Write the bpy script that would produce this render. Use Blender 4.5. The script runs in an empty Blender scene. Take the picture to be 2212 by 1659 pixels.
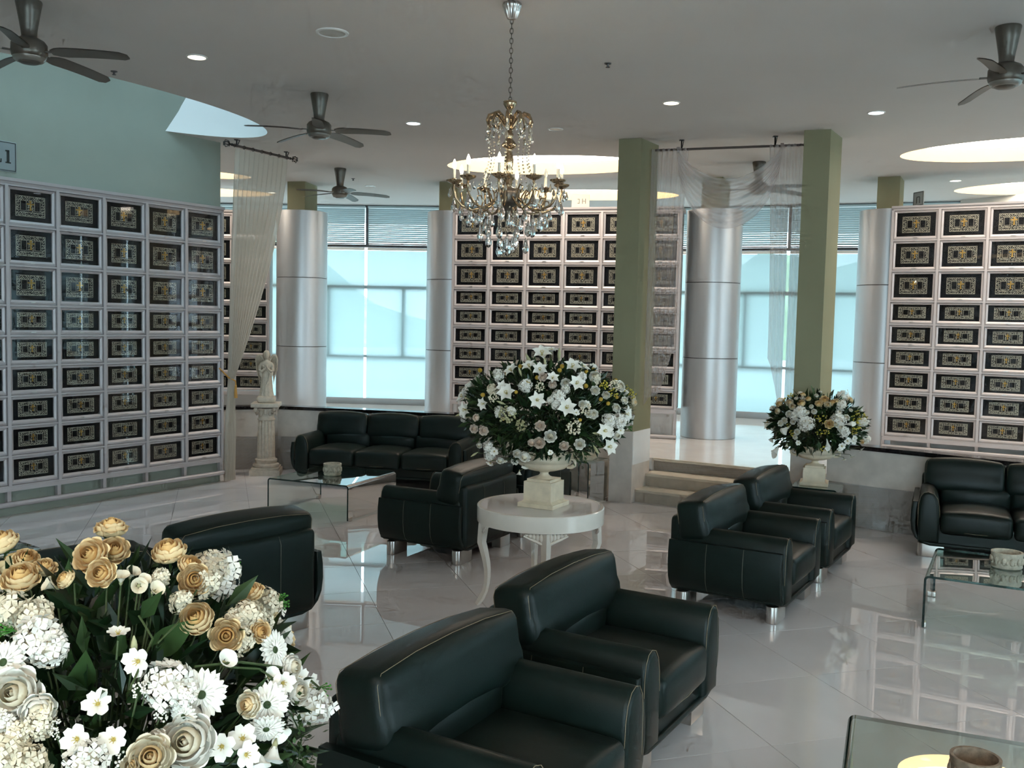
import bpy, bmesh, math, random
from mathutils import Vector, Matrix
from mathutils.geometry import tessellate_polygon
R_ = math.radians
sc = bpy.context.scene
C = sc.collection
rng = random.Random(7)

# ------------------------------------------------------------------ camera
F, CX, CY, H = 2050.0, 1106.0, 829.5, 2.15          # focal length and centre in pixels of the 2212x1659 frame, eye height
PITCH, ROLL = R_(3.82), R_(1.245)
_cp, _sp, _cr, _sr = math.cos(PITCH), math.sin(PITCH), math.cos(ROLL), math.sin(ROLL)
FWD = Vector((0, _cp, -_sp)); _up = Vector((0, _sp, _cp)); _rt = Vector((1, 0, 0))
RT = _cr * _rt + _sr * _up
UP = -_sr * _rt + _cr * _up
EYE = Vector((0, 0, H))
cam = bpy.data.cameras.new('camera'); cam.sensor_width = 36; cam.lens = F / 2212 * 36
cam.clip_start = 0.05; cam.clip_end = 400
camo = bpy.data.objects.new('camera', cam); C.objects.link(camo)
camo.matrix_world = Matrix(((RT.x, UP.x, -FWD.x, 0), (RT.y, UP.y, -FWD.y, 0), (RT.z, UP.z, -FWD.z, H), (0, 0, 0, 1)))
sc.camera = camo

# ------------------------------------------------------------------ sky, exposure
w = bpy.data.worlds.new('sky'); sc.world = w; w.use_nodes = True
bg = w.node_tree.nodes['Background']
bg.inputs[0].default_value = (0.65, 0.86, 0.97, 1)
bg.inputs[1].default_value = 5.5
sc.view_settings.view_transform = 'Standard'; sc.view_settings.look = 'None'
sc.view_settings.gamma = 1; sc.view_settings.use_curve_mapping = False
sc.view_settings.exposure = 0.97
cy = sc.cycles
cy.use_denoising = True
cy.use_adaptive_sampling = True; cy.adaptive_threshold = .08; cy.adaptive_min_samples = 12
cy.max_bounces = 8; cy.diffuse_bounces = 4; cy.glossy_bounces = 4; cy.transmission_bounces = 8; cy.transparent_max_bounces = 24
cy.caustics_reflective = False; cy.caustics_refractive = False
cy.sample_clamp_indirect = 6.0
cy.use_light_tree = False

# ------------------------------------------------------------------ pixel helpers
def ray(u, v):
    return RT * ((u - CX) / F) + UP * (-(v - CY) / F) + FWD
def atz(u, v, z=0.0):
    d = ray(u, v); return EYE + d * ((z - H) / d.z)
def aty(u, v, y):
    d = ray(u, v); return EYE + d * (y / d.y)
def azd(a):
    return Vector((math.sin(R_(a)), math.cos(R_(a)), 0))

# ------------------------------------------------------------------ materials
def srgb(r, g, b):
    f = lambda c: c / 12.92 if c <= .04045 else ((c + .055) / 1.055) ** 2.4
    return (f(r / 255), f(g / 255), f(b / 255), 1)
M = {}
def mat(name, col, rough=.5, metal=0., spec=.5, var=0., vscale=4., bump=0., bscale=80., emit=None, estr=0., coat=0., sub=0., trans=0., ior=1.5, rnd=0., stretch=None):
    m = bpy.data.materials.new(name); m.use_nodes = True
    nt = m.node_tree; b = nt.nodes['Principled BSDF']
    b.inputs['Base Color'].default_value = col
    b.inputs['Roughness'].default_value = rough; b.inputs['Metallic'].default_value = metal
    b.inputs['Specular IOR Level'].default_value = spec; b.inputs['IOR'].default_value = ior
    b.inputs['Coat Weight'].default_value = coat; b.inputs['Coat Roughness'].default_value = .05
    b.inputs['Transmission Weight'].default_value = trans
    if sub: b.inputs['Subsurface Weight'].default_value = sub; b.inputs['Subsurface Radius'].default_value = (.02, .015, .01)
    if emit: b.inputs['Emission Color'].default_value = emit; b.inputs['Emission Strength'].default_value = estr
    tc = None
    if var or bump:
        tc = nt.nodes.new('ShaderNodeTexCoord'); src = tc.outputs['Object']
        if stretch:
            mp = nt.nodes.new('ShaderNodeMapping'); mp.inputs['Scale'].default_value = stretch
            nt.links.new(src, mp.inputs[0]); src = mp.outputs[0]
    last = None
    if var:
        n = nt.nodes.new('ShaderNodeTexNoise'); n.inputs['Scale'].default_value = vscale; n.inputs['Detail'].default_value = 4
        nt.links.new(src, n.inputs['Vector'])
        r = nt.nodes.new('ShaderNodeValToRGB')
        r.color_ramp.elements[0].position = .3; r.color_ramp.elements[1].position = .7
        lo = [max(0, c * (1 - var)) for c in col[:3]] + [1]; hi = [min(1, c * (1 + var)) for c in col[:3]] + [1]
        r.color_ramp.elements[0].color = lo; r.color_ramp.elements[1].color = hi
        nt.links.new(n.outputs['Fac'], r.inputs[0]); last = r.outputs[0]
        nt.links.new(last, b.inputs['Base Color'])
    if rnd:
        oi = nt.nodes.new('ShaderNodeObjectInfo'); hs = nt.nodes.new('ShaderNodeHueSaturation')
        mr = nt.nodes.new('ShaderNodeMapRange'); mr.inputs[3].default_value = 1 - rnd; mr.inputs[4].default_value = 1 + rnd
        nt.links.new(oi.outputs['Random'], mr.inputs[0]); nt.links.new(mr.outputs[0], hs.inputs['Value'])
        if last: nt.links.new(last, hs.inputs['Color'])
        else: hs.inputs['Color'].default_value = col
        nt.links.new(hs.outputs[0], b.inputs['Base Color'])
    if bump:
        n = nt.nodes.new('ShaderNodeTexNoise'); n.inputs['Scale'].default_value = bscale; n.inputs['Detail'].default_value = 3
        nt.links.new(src, n.inputs['Vector'])
        bp = nt.nodes.new('ShaderNodeBump'); bp.inputs['Strength'].default_value = bump; bp.inputs['Distance'].default_value = .004
        nt.links.new(n.outputs['Fac'], bp.inputs['Height']); nt.links.new(bp.outputs[0], b.inputs['Normal'])
    M[name] = m
    return m
def sheet_mat(name, col, diff, transl, transp, bump=0.):
    """woven sheet: part reflects, part lets scattered light through, part is open weave"""
    m = bpy.data.materials.new(name); m.use_nodes = True; nt = m.node_tree; nt.nodes.clear()
    out = nt.nodes.new('ShaderNodeOutputMaterial')
    d = nt.nodes.new('ShaderNodeBsdfDiffuse'); d.inputs[0].default_value = col
    t = nt.nodes.new('ShaderNodeBsdfTranslucent'); t.inputs[0].default_value = col
    p = nt.nodes.new('ShaderNodeBsdfTransparent')
    tot = diff + transl
    m1 = nt.nodes.new('ShaderNodeMixShader'); m1.inputs[0].default_value = transl / tot
    nt.links.new(d.outputs[0], m1.inputs[1]); nt.links.new(t.outputs[0], m1.inputs[2])
    m2 = nt.nodes.new('ShaderNodeMixShader'); m2.inputs[0].default_value = transp
    nt.links.new(m1.outputs[0], m2.inputs[1]); nt.links.new(p.outputs[0], m2.inputs[2])
    nt.links.new(m2.outputs[0], out.inputs[0]); M[name] = m; return m
def glass_mat(name, tint, refl=1.0, rough=0.0, ior=1.5):
    """flat pane: Fresnel reflection over a tinted clear sheet"""
    m = bpy.data.materials.new(name); m.use_nodes = True; nt = m.node_tree; nt.nodes.clear()
    out = nt.nodes.new('ShaderNodeOutputMaterial')
    g = nt.nodes.new('ShaderNodeBsdfGlossy'); g.inputs['Roughness'].default_value = rough
    p = nt.nodes.new('ShaderNodeBsdfTransparent'); p.inputs[0].default_value = tint
    fr = nt.nodes.new('ShaderNodeFresnel'); fr.inputs[0].default_value = ior
    mu = nt.nodes.new('ShaderNodeMath'); mu.operation = 'MULTIPLY'; mu.inputs[1].default_value = refl; mu.use_clamp = True
    nt.links.new(fr.outputs[0], mu.inputs[0])
    mx = nt.nodes.new('ShaderNodeMixShader'); nt.links.new(mu.outputs[0], mx.inputs[0])
    nt.links.new(p.outputs[0], mx.inputs[1]); nt.links.new(g.outputs[0], mx.inputs[2])
    nt.links.new(mx.outputs[0], out.inputs[0]); M[name] = m; return m

mat('tile', (.70, .665, .675, 1), .012, 0, .55, var=.05, vscale=1.5, rnd=.02, ior=1.7)
mat('grout', (.16, .15, .14, 1), .6)
mat('platform_stone', (.72, .70, .69, 1), .05, 0, .5, var=.05, vscale=2)
mat('marble', (.62, .56, .51, 1), .22, 0, .4, var=.10, vscale=6)
mat('white_gloss', (.80, .80, .80, 1), .10, 0, .5, var=.05, vscale=3)
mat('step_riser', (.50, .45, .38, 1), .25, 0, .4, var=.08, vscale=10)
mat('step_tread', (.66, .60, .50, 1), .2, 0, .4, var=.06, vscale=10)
mat('granite', (.012, .010, .011, 1), .08, 0, .5, var=.5, vscale=60)
mat('ceiling_paint', (.66, .628, .605, 1), .9, 0, .1, var=.02, vscale=1)
mat('well_paint', (.80, .82, .82, 1), .9, 0, .1)
mat('olive_paint', (.275, .262, .165, 1), .75, 0, .2, var=.04, vscale=2)
mat('sage_paint', (.31, .345, .30, 1), .8, 0, .2, var=.03, vscale=2)
mat('wall_paint', (.55, .55, .52, 1), .85, 0, .2)
mat('cove_paint', (.50, .39, .23, 1), .8, 0, .2)
mat('alu', (.55, .56, .58, 1), .42, .8, .5, bump=.05, bscale=60, stretch=(1, 1, .02))
mat('cab_alu', (.47, .44, .45, 1), .42, .25, .5)
mat('cab_body', (.55, .54, .53, 1), .6)
mat('niche_black', (.006, .007, .010, 1), .35, 0, .3)
mat('fret', (.52, .48, .37, 1), .45, .2, .5)
mat('gold', (.62, .36, .08, 1), .35, .7, .5)
mat('chrome', (.60, .56, .53, 1), .30, 1, .5)
mat('black_metal', (.018, .017, .017, 1), .35, .4, .5)
mat('bronze', (.13, .11, .09, 1), .35, .7, .5)
mat('rod_metal', (.10, .085, .085, 1), .4, .6, .5)
mat('leather', (.0042, .0112, .0095, 1), .42, 0, .26, var=.18, vscale=7, bump=.12, bscale=160)
mat('thread', (.24, .19, .12, 1), .7)
mat('thread_seam', (.10, .10, .075, 1), .7)
mat('lacquer', (.72, .67, .60, 1), .16, 0, .5, var=.03, vscale=8)
mat('lacquer_top', (.72, .69, .67, 1), .05, 0, .5)
mat('urn_stone', (.68, .575, .43, 1), .35, 0, .4, var=.10, vscale=14, bump=.1, bscale=60)
mat('plaster', (.52, .45, .37, 1), .55, 0, .3, var=.14, vscale=20, bump=.2, bscale=90)
mat('angel_stone', (.54, .47, .38, 1), .5, 0, .3, var=.12, vscale=25, bump=.15, bscale=120)
mat('bowl_stone', (.50, .45, .36, 1), .6, 0, .3, var=.25, vscale=30, bump=.3, bscale=90)
mat('bowl_brown', (.23, .17, .12, 1), .6, 0, .3, var=.3, vscale=40, bump=.3, bscale=90)
mat('fan_body', (.13, .118, .10, 1), .35, .5, .5)
mat('fan_blade', (.15, .14, .125, 1), .4, .3, .5)
mat('fan_cap', (.25, .24, .22, 1), .3, .5, .5)
mat('white_trim', (.75, .75, .73, 1), .4)
mat('lamp_disc', (1, 1, 1, 1), .5, emit=(1, .86, .62, 1), estr=4)
mat('lamp_disc_cool', (1, 1, 1, 1), .5, emit=(.8, .92, 1, 1), estr=6)
mat('cove_lamp', (1, 1, 1, 1), .5, emit=(1, .87, .72, 1), estr=5)
mat('bulb', (1, 1, 1, 1), .5, emit=(1, .80, .55, 1), estr=60)
mat('bulb_off', (.8, .75, .65, 1), .1, 0, .5)
mat('candle', (.75, .68, .55, 1), .35)
mat('crystal_gold', (.40, .29, .18, 1), .12, .8, .6)
mat('crystal', (.98, .96, .94, 1), 0.0, 0, .5, trans=1.0, ior=1.55)
mat('crystal_smoke', (.55, .48, .38, 1), .05, .35, .6, trans=.4, ior=1.5)
mat('frame_dark', (.10, .10, .11, 1), .4, .5, .5)
mat('frame_grey', (.45, .46, .47, 1), .4, .4, .5)
mat('sign_plate', (.27, .31, .32, 1), .35, .2, .4)
mat('sign_plate_cream', (.62, .58, .48, 1), .4)
mat('ink_faint', (.22, .20, .17, 1), .5)
mat('ink', (.015, .02, .02, 1), .5)
mat('glass_edge', (.010, .030, .028, 1), .05, 0, .6)
mat('hill', (.10, .16, .10, 1), 1, var=.4, vscale=.2)
mat('ground', (.45, .47, .48, 1), 1)
mat('tassel', (.50, .26, .06, 1), .7)
mat('petal_white', (.86, .83, .75, 1), .55, 0, .25, rnd=.06)
mat('petal_cream', (.80, .72, .55, 1), .55, 0, .25, rnd=.07)
mat('petal_peach', (.80, .60, .33, 1), .55, 0, .25, rnd=.10)
mat('petal_blush', (.80, .68, .58, 1), .55, 0, .25, rnd=.06)
mat('petal_heart', (.78, .60, .46, 1), .55, 0, .25, rnd=.08)
mat('petal_peach_deep', (.74, .46, .18, 1), .55, 0, .25, rnd=.08)
mat('pollen', (.52, .40, .10, 1), .7)
mat('yellow_bloom', (.55, .46, .06, 1), .6, rnd=.15)
mat('billy', (.50, .32, .04, 1), .8, bump=.4, bscale=300)
mat('centre_green', (.03, .06, .015, 1), .7)
mat('leaf', (.012, .034, .012, 1), .35, 0, .4, rnd=.35)
mat('leaf_mid', (.035, .075, .022, 1), .5, 0, .3, rnd=.3)
mat('leaf_bright', (.06, .22, .035, 1), .5, 0, .3, rnd=.2)
mat('stem', (.05, .08, .025, 1), .6)
mat('bud', (.42, .40, .22, 1), .55, rnd=.1)
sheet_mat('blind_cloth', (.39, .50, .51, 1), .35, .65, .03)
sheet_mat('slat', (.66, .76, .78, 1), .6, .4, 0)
sheet_mat('curtain_cloth', (.66, .61, .54, 1), .6, .4, .13)
sheet_mat('voile', (.62, .59, .60, 1), .55, .45, .52)
glass_mat('window_glass', (.95, .98, .98, 1), .6)
glass_mat('niche_glass', (.96, .97, .98, 1), .38)
glass_mat('table_glass', (.58, .82, .73, 1), .65, ior=1.5)
glass_mat('skylight_dim_glass', (.20, .215, .22, 1), .5)
glass_mat('table_glass_side', (.84, .91, .885, 1), .9, ior=1.5)

# ------------------------------------------------------------------ mesh builder
class MB:
    def __init__(s): s.v = []; s.f = []; s.m = []
    def add(s, vs, fs, X=None, mi=0):
        o = len(s.v)
        s.v += [tuple(X @ Vector(p)) for p in vs] if X is not None else [tuple(p) for p in vs]
        s.f += [tuple(i + o for i in q) for q in fs]; s.m += [mi] * len(fs)
        return s
    def box(s, c, d, X=None, mi=0):
        x, y, z = c; a, b, e = d[0] / 2, d[1] / 2, d[2] / 2
        vs = [(x + i * a, y + j * b, z + k * e) for k in (-1, 1) for j in (-1, 1) for i in (-1, 1)]
        return s.add(vs, [(0, 2, 3, 1), (4, 5, 7, 6), (0, 1, 5, 4), (1, 3, 7, 5), (3, 2, 6, 7), (2, 0, 4, 6)], X, mi)
    def prism(s, poly, a, b, axis='z', X=None, mi=0, r=0.):
        """polygon extruded along an axis; r rounds the two rims"""
        n = len(poly); cut = []
        if r:
            ar = sum(poly[i][0] * poly[(i + 1) % n][1] - poly[(i + 1) % n][0] * poly[i][1] for i in range(n))
            sg = 1 if ar > 0 else -1
            nr = []
            for i in range(n):
                p, q, t = Vector(poly[i - 1]), Vector(poly[i]), Vector(poly[(i + 1) % n])
                e1 = (q - p).normalized(); e2 = (t - q).normalized(); e = e1 + e2
                e = e.normalized() if e.length > 1e-6 else e1
                nr.append(Vector((e.y, -e.x)) * sg)
            for k in (0, 1, 2, 3): 
                th = k / 3 * math.pi / 2
                cut.append((a + (1 - math.sin(th)) * r * (1 if b > a else -1), r * (1 - math.cos(th))))
            rings = [(h, ins) for h, ins in cut[::-1]] + [(a + b - h, ins) for h, ins in cut]
        else: rings = [(a, 0), (b, 0)]; nr = [Vector((0, 0))] * n
        vs = []
        for h, ins in rings:
            for i in range(n):
                p = Vector(poly[i]) - nr[i] * ins
                vs.append({'z': (p.x, p.y, h), 'y': (p.x, h, p.y), 'x': (h, p.x, p.y)}[axis])
        fs = []
        for k in range(len(rings) - 1):
            for i in range(n):
                j = (i + 1) % n; fs.append((k * n + i, k * n + j, (k + 1) * n + j, (k + 1) * n + i))
        fs.append(tuple(range(n))[::-1]); fs.append(tuple((len(rings) - 1) * n + i for i in range(n)))
        return s.add(vs, fs, X, mi)
    def lathe(s, prof, n=24, X=None, mi=0, flute=0, fd=0., a0=0., a1=2 * math.pi):
        full = abs(a1 - a0 - 2 * math.pi) < 1e-6; cnt = n if full else n + 1
        vs = []
        for r, z in prof:
            for i in range(cnt):
                a = a0 + (a1 - a0) * i / n
                rr = r - (fd * abs(math.sin(a * flute / 2)) if flute else 0)
                vs.append((rr * math.cos(a), rr * math.sin(a), z))
        fs = []
        for k in range(len(prof) - 1):
            for i in range(n):
                j = (i + 1) % cnt
                fs.append((k * cnt + i, k * cnt + j, (k + 1) * cnt + j, (k + 1) * cnt + i))
        if full:
            if prof[0][0] > 1e-5: fs.append(tuple(range(n))[::-1])
            if prof[-1][0] > 1e-5: fs.append(tuple((len(prof) - 1) * n + i for i in range(n)))
        return s.add(vs, fs, X, mi)
    def tube(s, pts, r, n=8, X=None, mi=0, closed=False, sq=1.0):
        pts = [Vector(p) for p in pts]; m = len(pts); rs = r if isinstance(r, (list, tuple)) else [r] * m
        vs = []; prev = None
        for i, p in enumerate(pts):
            a = pts[i - 1] if (i or closed) else p; b = pts[(i + 1) % m] if (i < m - 1 or closed) else p
            t = (b - a); t = t.normalized() if t.length > 1e-9 else Vector((0, 0, 1))
            if prev is None:
                h = Vector((0, 0, 1)) if abs(t.z) < .9 else Vector((1, 0, 0)); u = t.cross(h).normalized()
            else: u = (prev - t * prev.dot(t)); u = u.normalized() if u.length > 1e-6 else t.orthogonal().normalized()
            prev = u; w_ = t.cross(u)
            for k in range(n):
                a_ = 2 * math.pi * k / n; vs.append(p + (u * math.cos(a_) + w_ * math.sin(a_) * sq) * rs[i])
        fs = []
        for i in range(m if closed else m - 1):
            i2 = (i + 1) % m
            for k in range(n): k2 = (k + 1) % n; fs.append((i * n + k, i * n + k2, i2 * n + k2, i2 * n + k))
        if not closed: fs.append(tuple(range(n))[::-1]); fs.append(tuple((m - 1) * n + k for k in range(n)))
        return s.add(vs, fs, X, mi)
    def ball(s, c, r, nu=12, nv=8, X=None, mi=0):
        rx, ry, rz = r if isinstance(r, (tuple, list)) else (r, r, r)
        vs = [(c[0], c[1], c[2] - rz)]
        for j in range(1, nv):
            t = -math.pi / 2 + math.pi * j / nv
            for i in range(nu):
                a = 2 * math.pi * i / nu; vs.append((c[0] + rx * math.cos(t) * math.cos(a), c[1] + ry * math.cos(t) * math.sin(a), c[2] + rz * math.sin(t)))
        vs.append((c[0], c[1], c[2] + rz)); fs = []
        for i in range(nu): fs.append((0, 1 + (i + 1) % nu, 1 + i)); fs.append((len(vs) - 1, 1 + (nv - 2) * nu + i, 1 + (nv - 2) * nu + (i + 1) % nu))
        for j in range(nv - 2):
            for i in range(nu): a = 1 + j * nu + i; b = 1 + j * nu + (i + 1) % nu; fs.append((a, b, b + nu, a + nu))
        return s.add(vs, fs, X, mi)
    def rbox(s, c, half, r, bulge=(0, 0, 0), n=3, fn=None, X=None, mi=0):
        """rounded box with puffed faces"""
        def ax(h):
            rr = min(r, h * .98); o = [-h, -h + rr * .13, -h + rr * .5, -h + rr]; i = [-(h - rr) + 2 * (h - rr) * k / (n + 1) for k in range(1, n + 1)]
            return o + i + [-t for t in o[::-1]]
        A = [ax(h) for h in half]; L = [len(a) for a in A]; idx = {}; vs = []; fs = []
        def vid(i, j, k):
            if (i, j, k) in idx: return idx[(i, j, k)]
            p = Vector((A[0][i], A[1][j], A[2][k])); q = Vector([max(-(h - min(r, h * .98)), min(h - min(r, h * .98), t)) for h, t in zip(half, p)])
            d = p - q
            if d.length > 1e-9: p = q + d.normalized() * min(r, min(half) * .98 if False else r)
            x, y, z = (p[t] / half[t] for t in range(3))
            p = Vector((p.x + bulge[0] * x * max(0, 1 - y * y) * max(0, 1 - z * z), p.y + bulge[1] * y * max(0, 1 - x * x) * max(0, 1 - z * z), p.z + bulge[2] * z * max(0, 1 - x * x) * max(0, 1 - y * y)))
            if fn: p = fn(p)
            idx[(i, j, k)] = len(vs); vs.append(tuple(p + Vector(c))); return idx[(i, j, k)]
        for k in (0, L[2] - 1):
            for i in range(L[0] - 1):
                for j in range(L[1] - 1):
                    q = (vid(i, j, k), vid(i + 1, j, k), vid(i + 1, j + 1, k), vid(i, j + 1, k)); fs.append(q if k else q[::-1])
        for j in (0, L[1] - 1):
            for i in range(L[0] - 1):
                for k in range(L[2] - 1):
                    q = (vid(i, j, k), vid(i + 1, j, k), vid(i + 1, j, k + 1), vid(i, j, k + 1)); fs.append(q[::-1] if j else q)
        for i in (0, L[0] - 1):
            for j in range(L[1] - 1):
                for k in range(L[2] - 1):
                    q = (vid(i, j, k), vid(i, j + 1, k), vid(i, j + 1, k + 1), vid(i, j, k + 1)); fs.append(q if i else q[::-1])
        return s.add(vs, fs, X, mi)
    def grid(s, fn, nu, nv, X=None, mi=0, thick=0.):
        vs = [fn(i / nu, j / nv) for j in range(nv + 1) for i in range(nu + 1)]
        fs = [(j * (nu + 1) + i, j * (nu + 1) + i + 1, (j + 1) * (nu + 1) + i + 1, (j + 1) * (nu + 1) + i) for j in range(nv) for i in range(nu)]
        return s.add(vs, fs, X, mi)
    def mesh(s, name, mats, smooth=40):
        me = bpy.data.meshes.new(name); me.from_pydata(s.v, [], s.f)
        if isinstance(mats, str): mats = [mats]
        for q in mats: me.materials.append(M[q])
        if len(mats) > 1: me.polygons.foreach_set('material_index', s.m)
        if smooth:
            me.polygons.foreach_set('use_smooth', [True] * len(me.polygons))
            if smooth < 180: me.set_sharp_from_angle(angle=R_(smooth))
        me.update(); return me
    def build(s, name, mats, parent=None, smooth=40, loc=None):
        return link(name, s.mesh(name, mats, smooth), parent, loc)
def link(name, me, parent=None, loc=None, rz=0):
    o = bpy.data.objects.new(name, me); C.objects.link(o)
    if parent: o.parent = parent
    if loc is not None: o.location = loc
    if rz: o.rotation_euler.z = rz
    return o
def tag(o, label, cat, group=None, kind=None):
    if label: o['label'] = label
    if cat: o['category'] = cat
    if group: o['group'] = group
    if kind: o['kind'] = kind
    return o
def thing(name, loc, rz, label, cat, group=None):
    o = bpy.data.objects.new(name, None); o.empty_display_size = .1; C.objects.link(o)
    o.location = loc; o.rotation_euler.z = rz
    return tag(o, label, cat, group)
def struct(o): o['kind'] = 'structure'; return o
def copy_tree(o, parent=None):
    c = o.copy(); C.objects.link(c); c.parent = parent
    for ch in list(o.children): copy_tree(ch, c)
    return c
def T(x=0, y=0, z=0): return Matrix.Translation((x, y, z))
def RZ(a): return Matrix.Rotation(a, 4, 'Z')
def RX(a): return Matrix.Rotation(a, 4, 'X')
def RY(a): return Matrix.Rotation(a, 4, 'Y')
def S3(x, y, z): return Matrix.Diagonal((x, y, z, 1))
def yaw(az): return R_(180 - az)     # local -y (the front) turned to compass azimuth az
def ayaw(az): return R_(90 - az)     # local +x turned to azimuth az
def frame(p, d):
    """matrix whose local z looks along d"""
    d = Vector(d).normalized(); return Matrix.Translation(p) @ d.to_track_quat('Z', 'Y').to_matrix().to_4x4()
# ================================================================== the setting
ZC, ZP = 4.31, 0.46            # ceiling, raised platform
TA = R_(-17.1)                 # tile grid direction
gu = Vector((math.cos(TA), -math.sin(TA), 0)); gv = Vector((math.sin(TA), math.cos(TA), 0))

# lounge floor: grout bed and 80 cm polished tiles
m = MB(); m.box((0, 5, -.06), (26, 30, .11)); floor = struct(m.build('floor', 'grout', smooth=0))
tm = MB(); tm.prism([(-.398, -.398), (.398, -.398), (.398, .398), (-.398, .398)], -.02, 0, 'z')
tile_me = tm.mesh('floor_tile', 'tile', 0)
LOUNGE = [(-8.0, 5.0), (-5.3, 9.5), (-3.65, 12.3), (-3.9, 13.1), (-3.2, 13.2), (-.8, 12.7), (1.2, 11.6), (3.6, 10.4), (5.2, 9.1), (7.2, 8.1), (7.8, 4), (7, 1), (2.5, 2.2), (-2.5, 2.2), (-7, 2.0)]
def inside(x, y, poly):
    c = False; n = len(poly)
    for i in range(n):
        (x1, y1), (x2, y2) = poly[i], poly[i - 1]
        if (y1 > y) != (y2 > y) and x < (x2 - x1) * (y - y1) / (y2 - y1) + x1: c = not c
    return c
A0, B0 = 2.707 - .4, 4.13 - .4     # joints measured on the photo lie on this grid
for i in range(-14, 12):
    for j in range(-8, 16):
        p = gu * (A0 + .8 * i) + gv * (B0 + .8 * j)
        near = any(inside(p.x + gu.x * a + gv.x * b, p.y + gu.y * a + gv.y * b, LOUNGE) for a in (-.35, 0, .35) for b in (-.35, 0, .35))
        if near:
            o = link('floor_tile', tile_me, floor, (p.x, p.y, 0), -TA)

# low curved walls with dark coping, between lounge and raised platform
WL = [atz(u, v, .89) for u, v in ((494, 877), (600, 876), (700, 880), (800, 884.5), (971, 893))]
WL = [Vector((-4.15, 12.86, 0))] + [Vector((p.x, p.y, 0)) for p in WL] + [Vector((.45, 12.35, 0)), Vector((1.30, 11.66, 0))]
WR = [atz(u, v, .89) for u, v in ((1860, 962), (1900, 966), (2000, 976), (2100, 987), (2212, 998))]
WR = [Vector((3.5, 10.42, 0))] + [Vector((p.x, p.y, 0)) for p in WR] + [Vector((7.2, 8.05, 0)), Vector((8.6, 5.4, 0)), Vector((8.9, 1.6, 0))]
def strip(pts, off0, off1, z0, z1):
    """a wall of given thickness following a plan polyline (offsets to its left)"""
    n = len(pts); L = []; Rr = []
    for i, p in enumerate(pts):
        a = pts[max(0, i - 1)]; b = pts[min(n - 1, i + 1)]; t = (b - a).normalized(); nn = Vector((-t.y, t.x, 0))
        L.append(p + nn * off0); Rr.append(p + nn * off1)
    mb = MB(); vs = []
    for i in range(n): vs += [(L[i].x, L[i].y, z0), (Rr[i].x, Rr[i].y, z0), (Rr[i].x, Rr[i].y, z1), (L[i].x, L[i].y, z1)]
    fs = []
    for i in range(n - 1):
        a, b = 4 * i, 4 * i + 4
        fs += [(a, a + 3, b + 3, b), (a + 3, a + 2, b + 2, b + 3), (a + 2, a + 1, b + 1, b + 2), (a + 1, a, b, b + 1)]
    fs += [(0, 1, 2, 3), (4 * n - 1, 4 * n - 2, 4 * n - 3, 4 * n - 4)]
    return mb.add(vs, fs)
wl = struct(strip(WL, 0, .16, 0, .84).build('wall_low_back', 'marble', smooth=0))
strip(WL, -.02, .20, .84, .885).build('coping', 'granite', wl, 0)
wr = struct(strip(WR, 0, .16, 0, .84).build('wall_low_right', 'marble', smooth=0))
strip(WR, -.02, .20, .84, .885).build('coping', 'granite', wr, 0)

# raised platform behind the low walls, with the steps cut between the two pillars
SA = 120.0; su, sn = azd(SA), azd(SA - 90)          # along the steps, and up the steps
S0 = Vector((1.50, 11.36, 0))                       # left end of the lowest riser
S1 = S0 + su * 2.35
P0, P1 = S0 + sn * .62 - su * .02, S1 + sn * .62
outer = [(P0.x, P0.y)] + [(p.x, p.y) for p in reversed(WL)] + [(-4.3, 12.75), (-3.72, 12.2), (-9.5, 3.2), (-14, 3.2), (-14, 22), (14, 22), (14, 1.5)] + [(p.x, p.y) for p in reversed(WR)] + [(P1.x, P1.y)]
m = MB(); n = len(outer)
tri = tessellate_polygon([[Vector((x, y, 0)) for x, y in outer]])
m.add([(x, y, ZP) for x, y in outer], [t for t in tri])
m.add([(x, y, z) for z in (0, ZP) for x, y in outer], [(i, (i + 1) % n, n + (i + 1) % n, n + i) for i in range(n)])
plat = struct(m.build('floor_platform', 'platform_stone', smooth=0))
st = bpy.data.objects.new('floor_steps', None); C.objects.link(st); struct(st)
for k in range(3):
    h = ZP / 3; a = S0 + sn * (.31 * k); b = S1 + sn * (.31 * k)
    d = .31 if k < 2 else .02
    pts = [a, b, b + sn * (d + .01), a + sn * (d + .01)]
    m = MB(); m.add([(p.x, p.y, z) for z in (0, h * (k + 1) - .03) for p in pts], [(0, 1, 5, 4), (1, 2, 6, 5), (2, 3, 7, 6), (3, 0, 4, 7)])
    m.build('riser', 'step_riser', st, 0)
    q = [a - sn * .02, b - sn * .02, b + sn * (d + .01), a + sn * (d + .01)]
    m = MB(); m.add([(p.x, p.y, z) for z in (h * (k + 1) - .03, h * (k + 1) + (0.002 if k == 2 else 0)) for p in q], [(0, 1, 5, 4), (1, 2, 6, 5), (2, 3, 7, 6), (3, 0, 4, 7), (4, 5, 6, 7), (3, 2, 1, 0)])
    m.build('tread', 'step_tread', st, 0)
# the camera side: a low platform edge so the hall closes behind the viewer
m = MB(); m.box((0, -2.0, ZP / 2), (26, 6.4, ZP)); struct(m.build('floor_platform_near', 'platform_stone', smooth=0))

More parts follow.
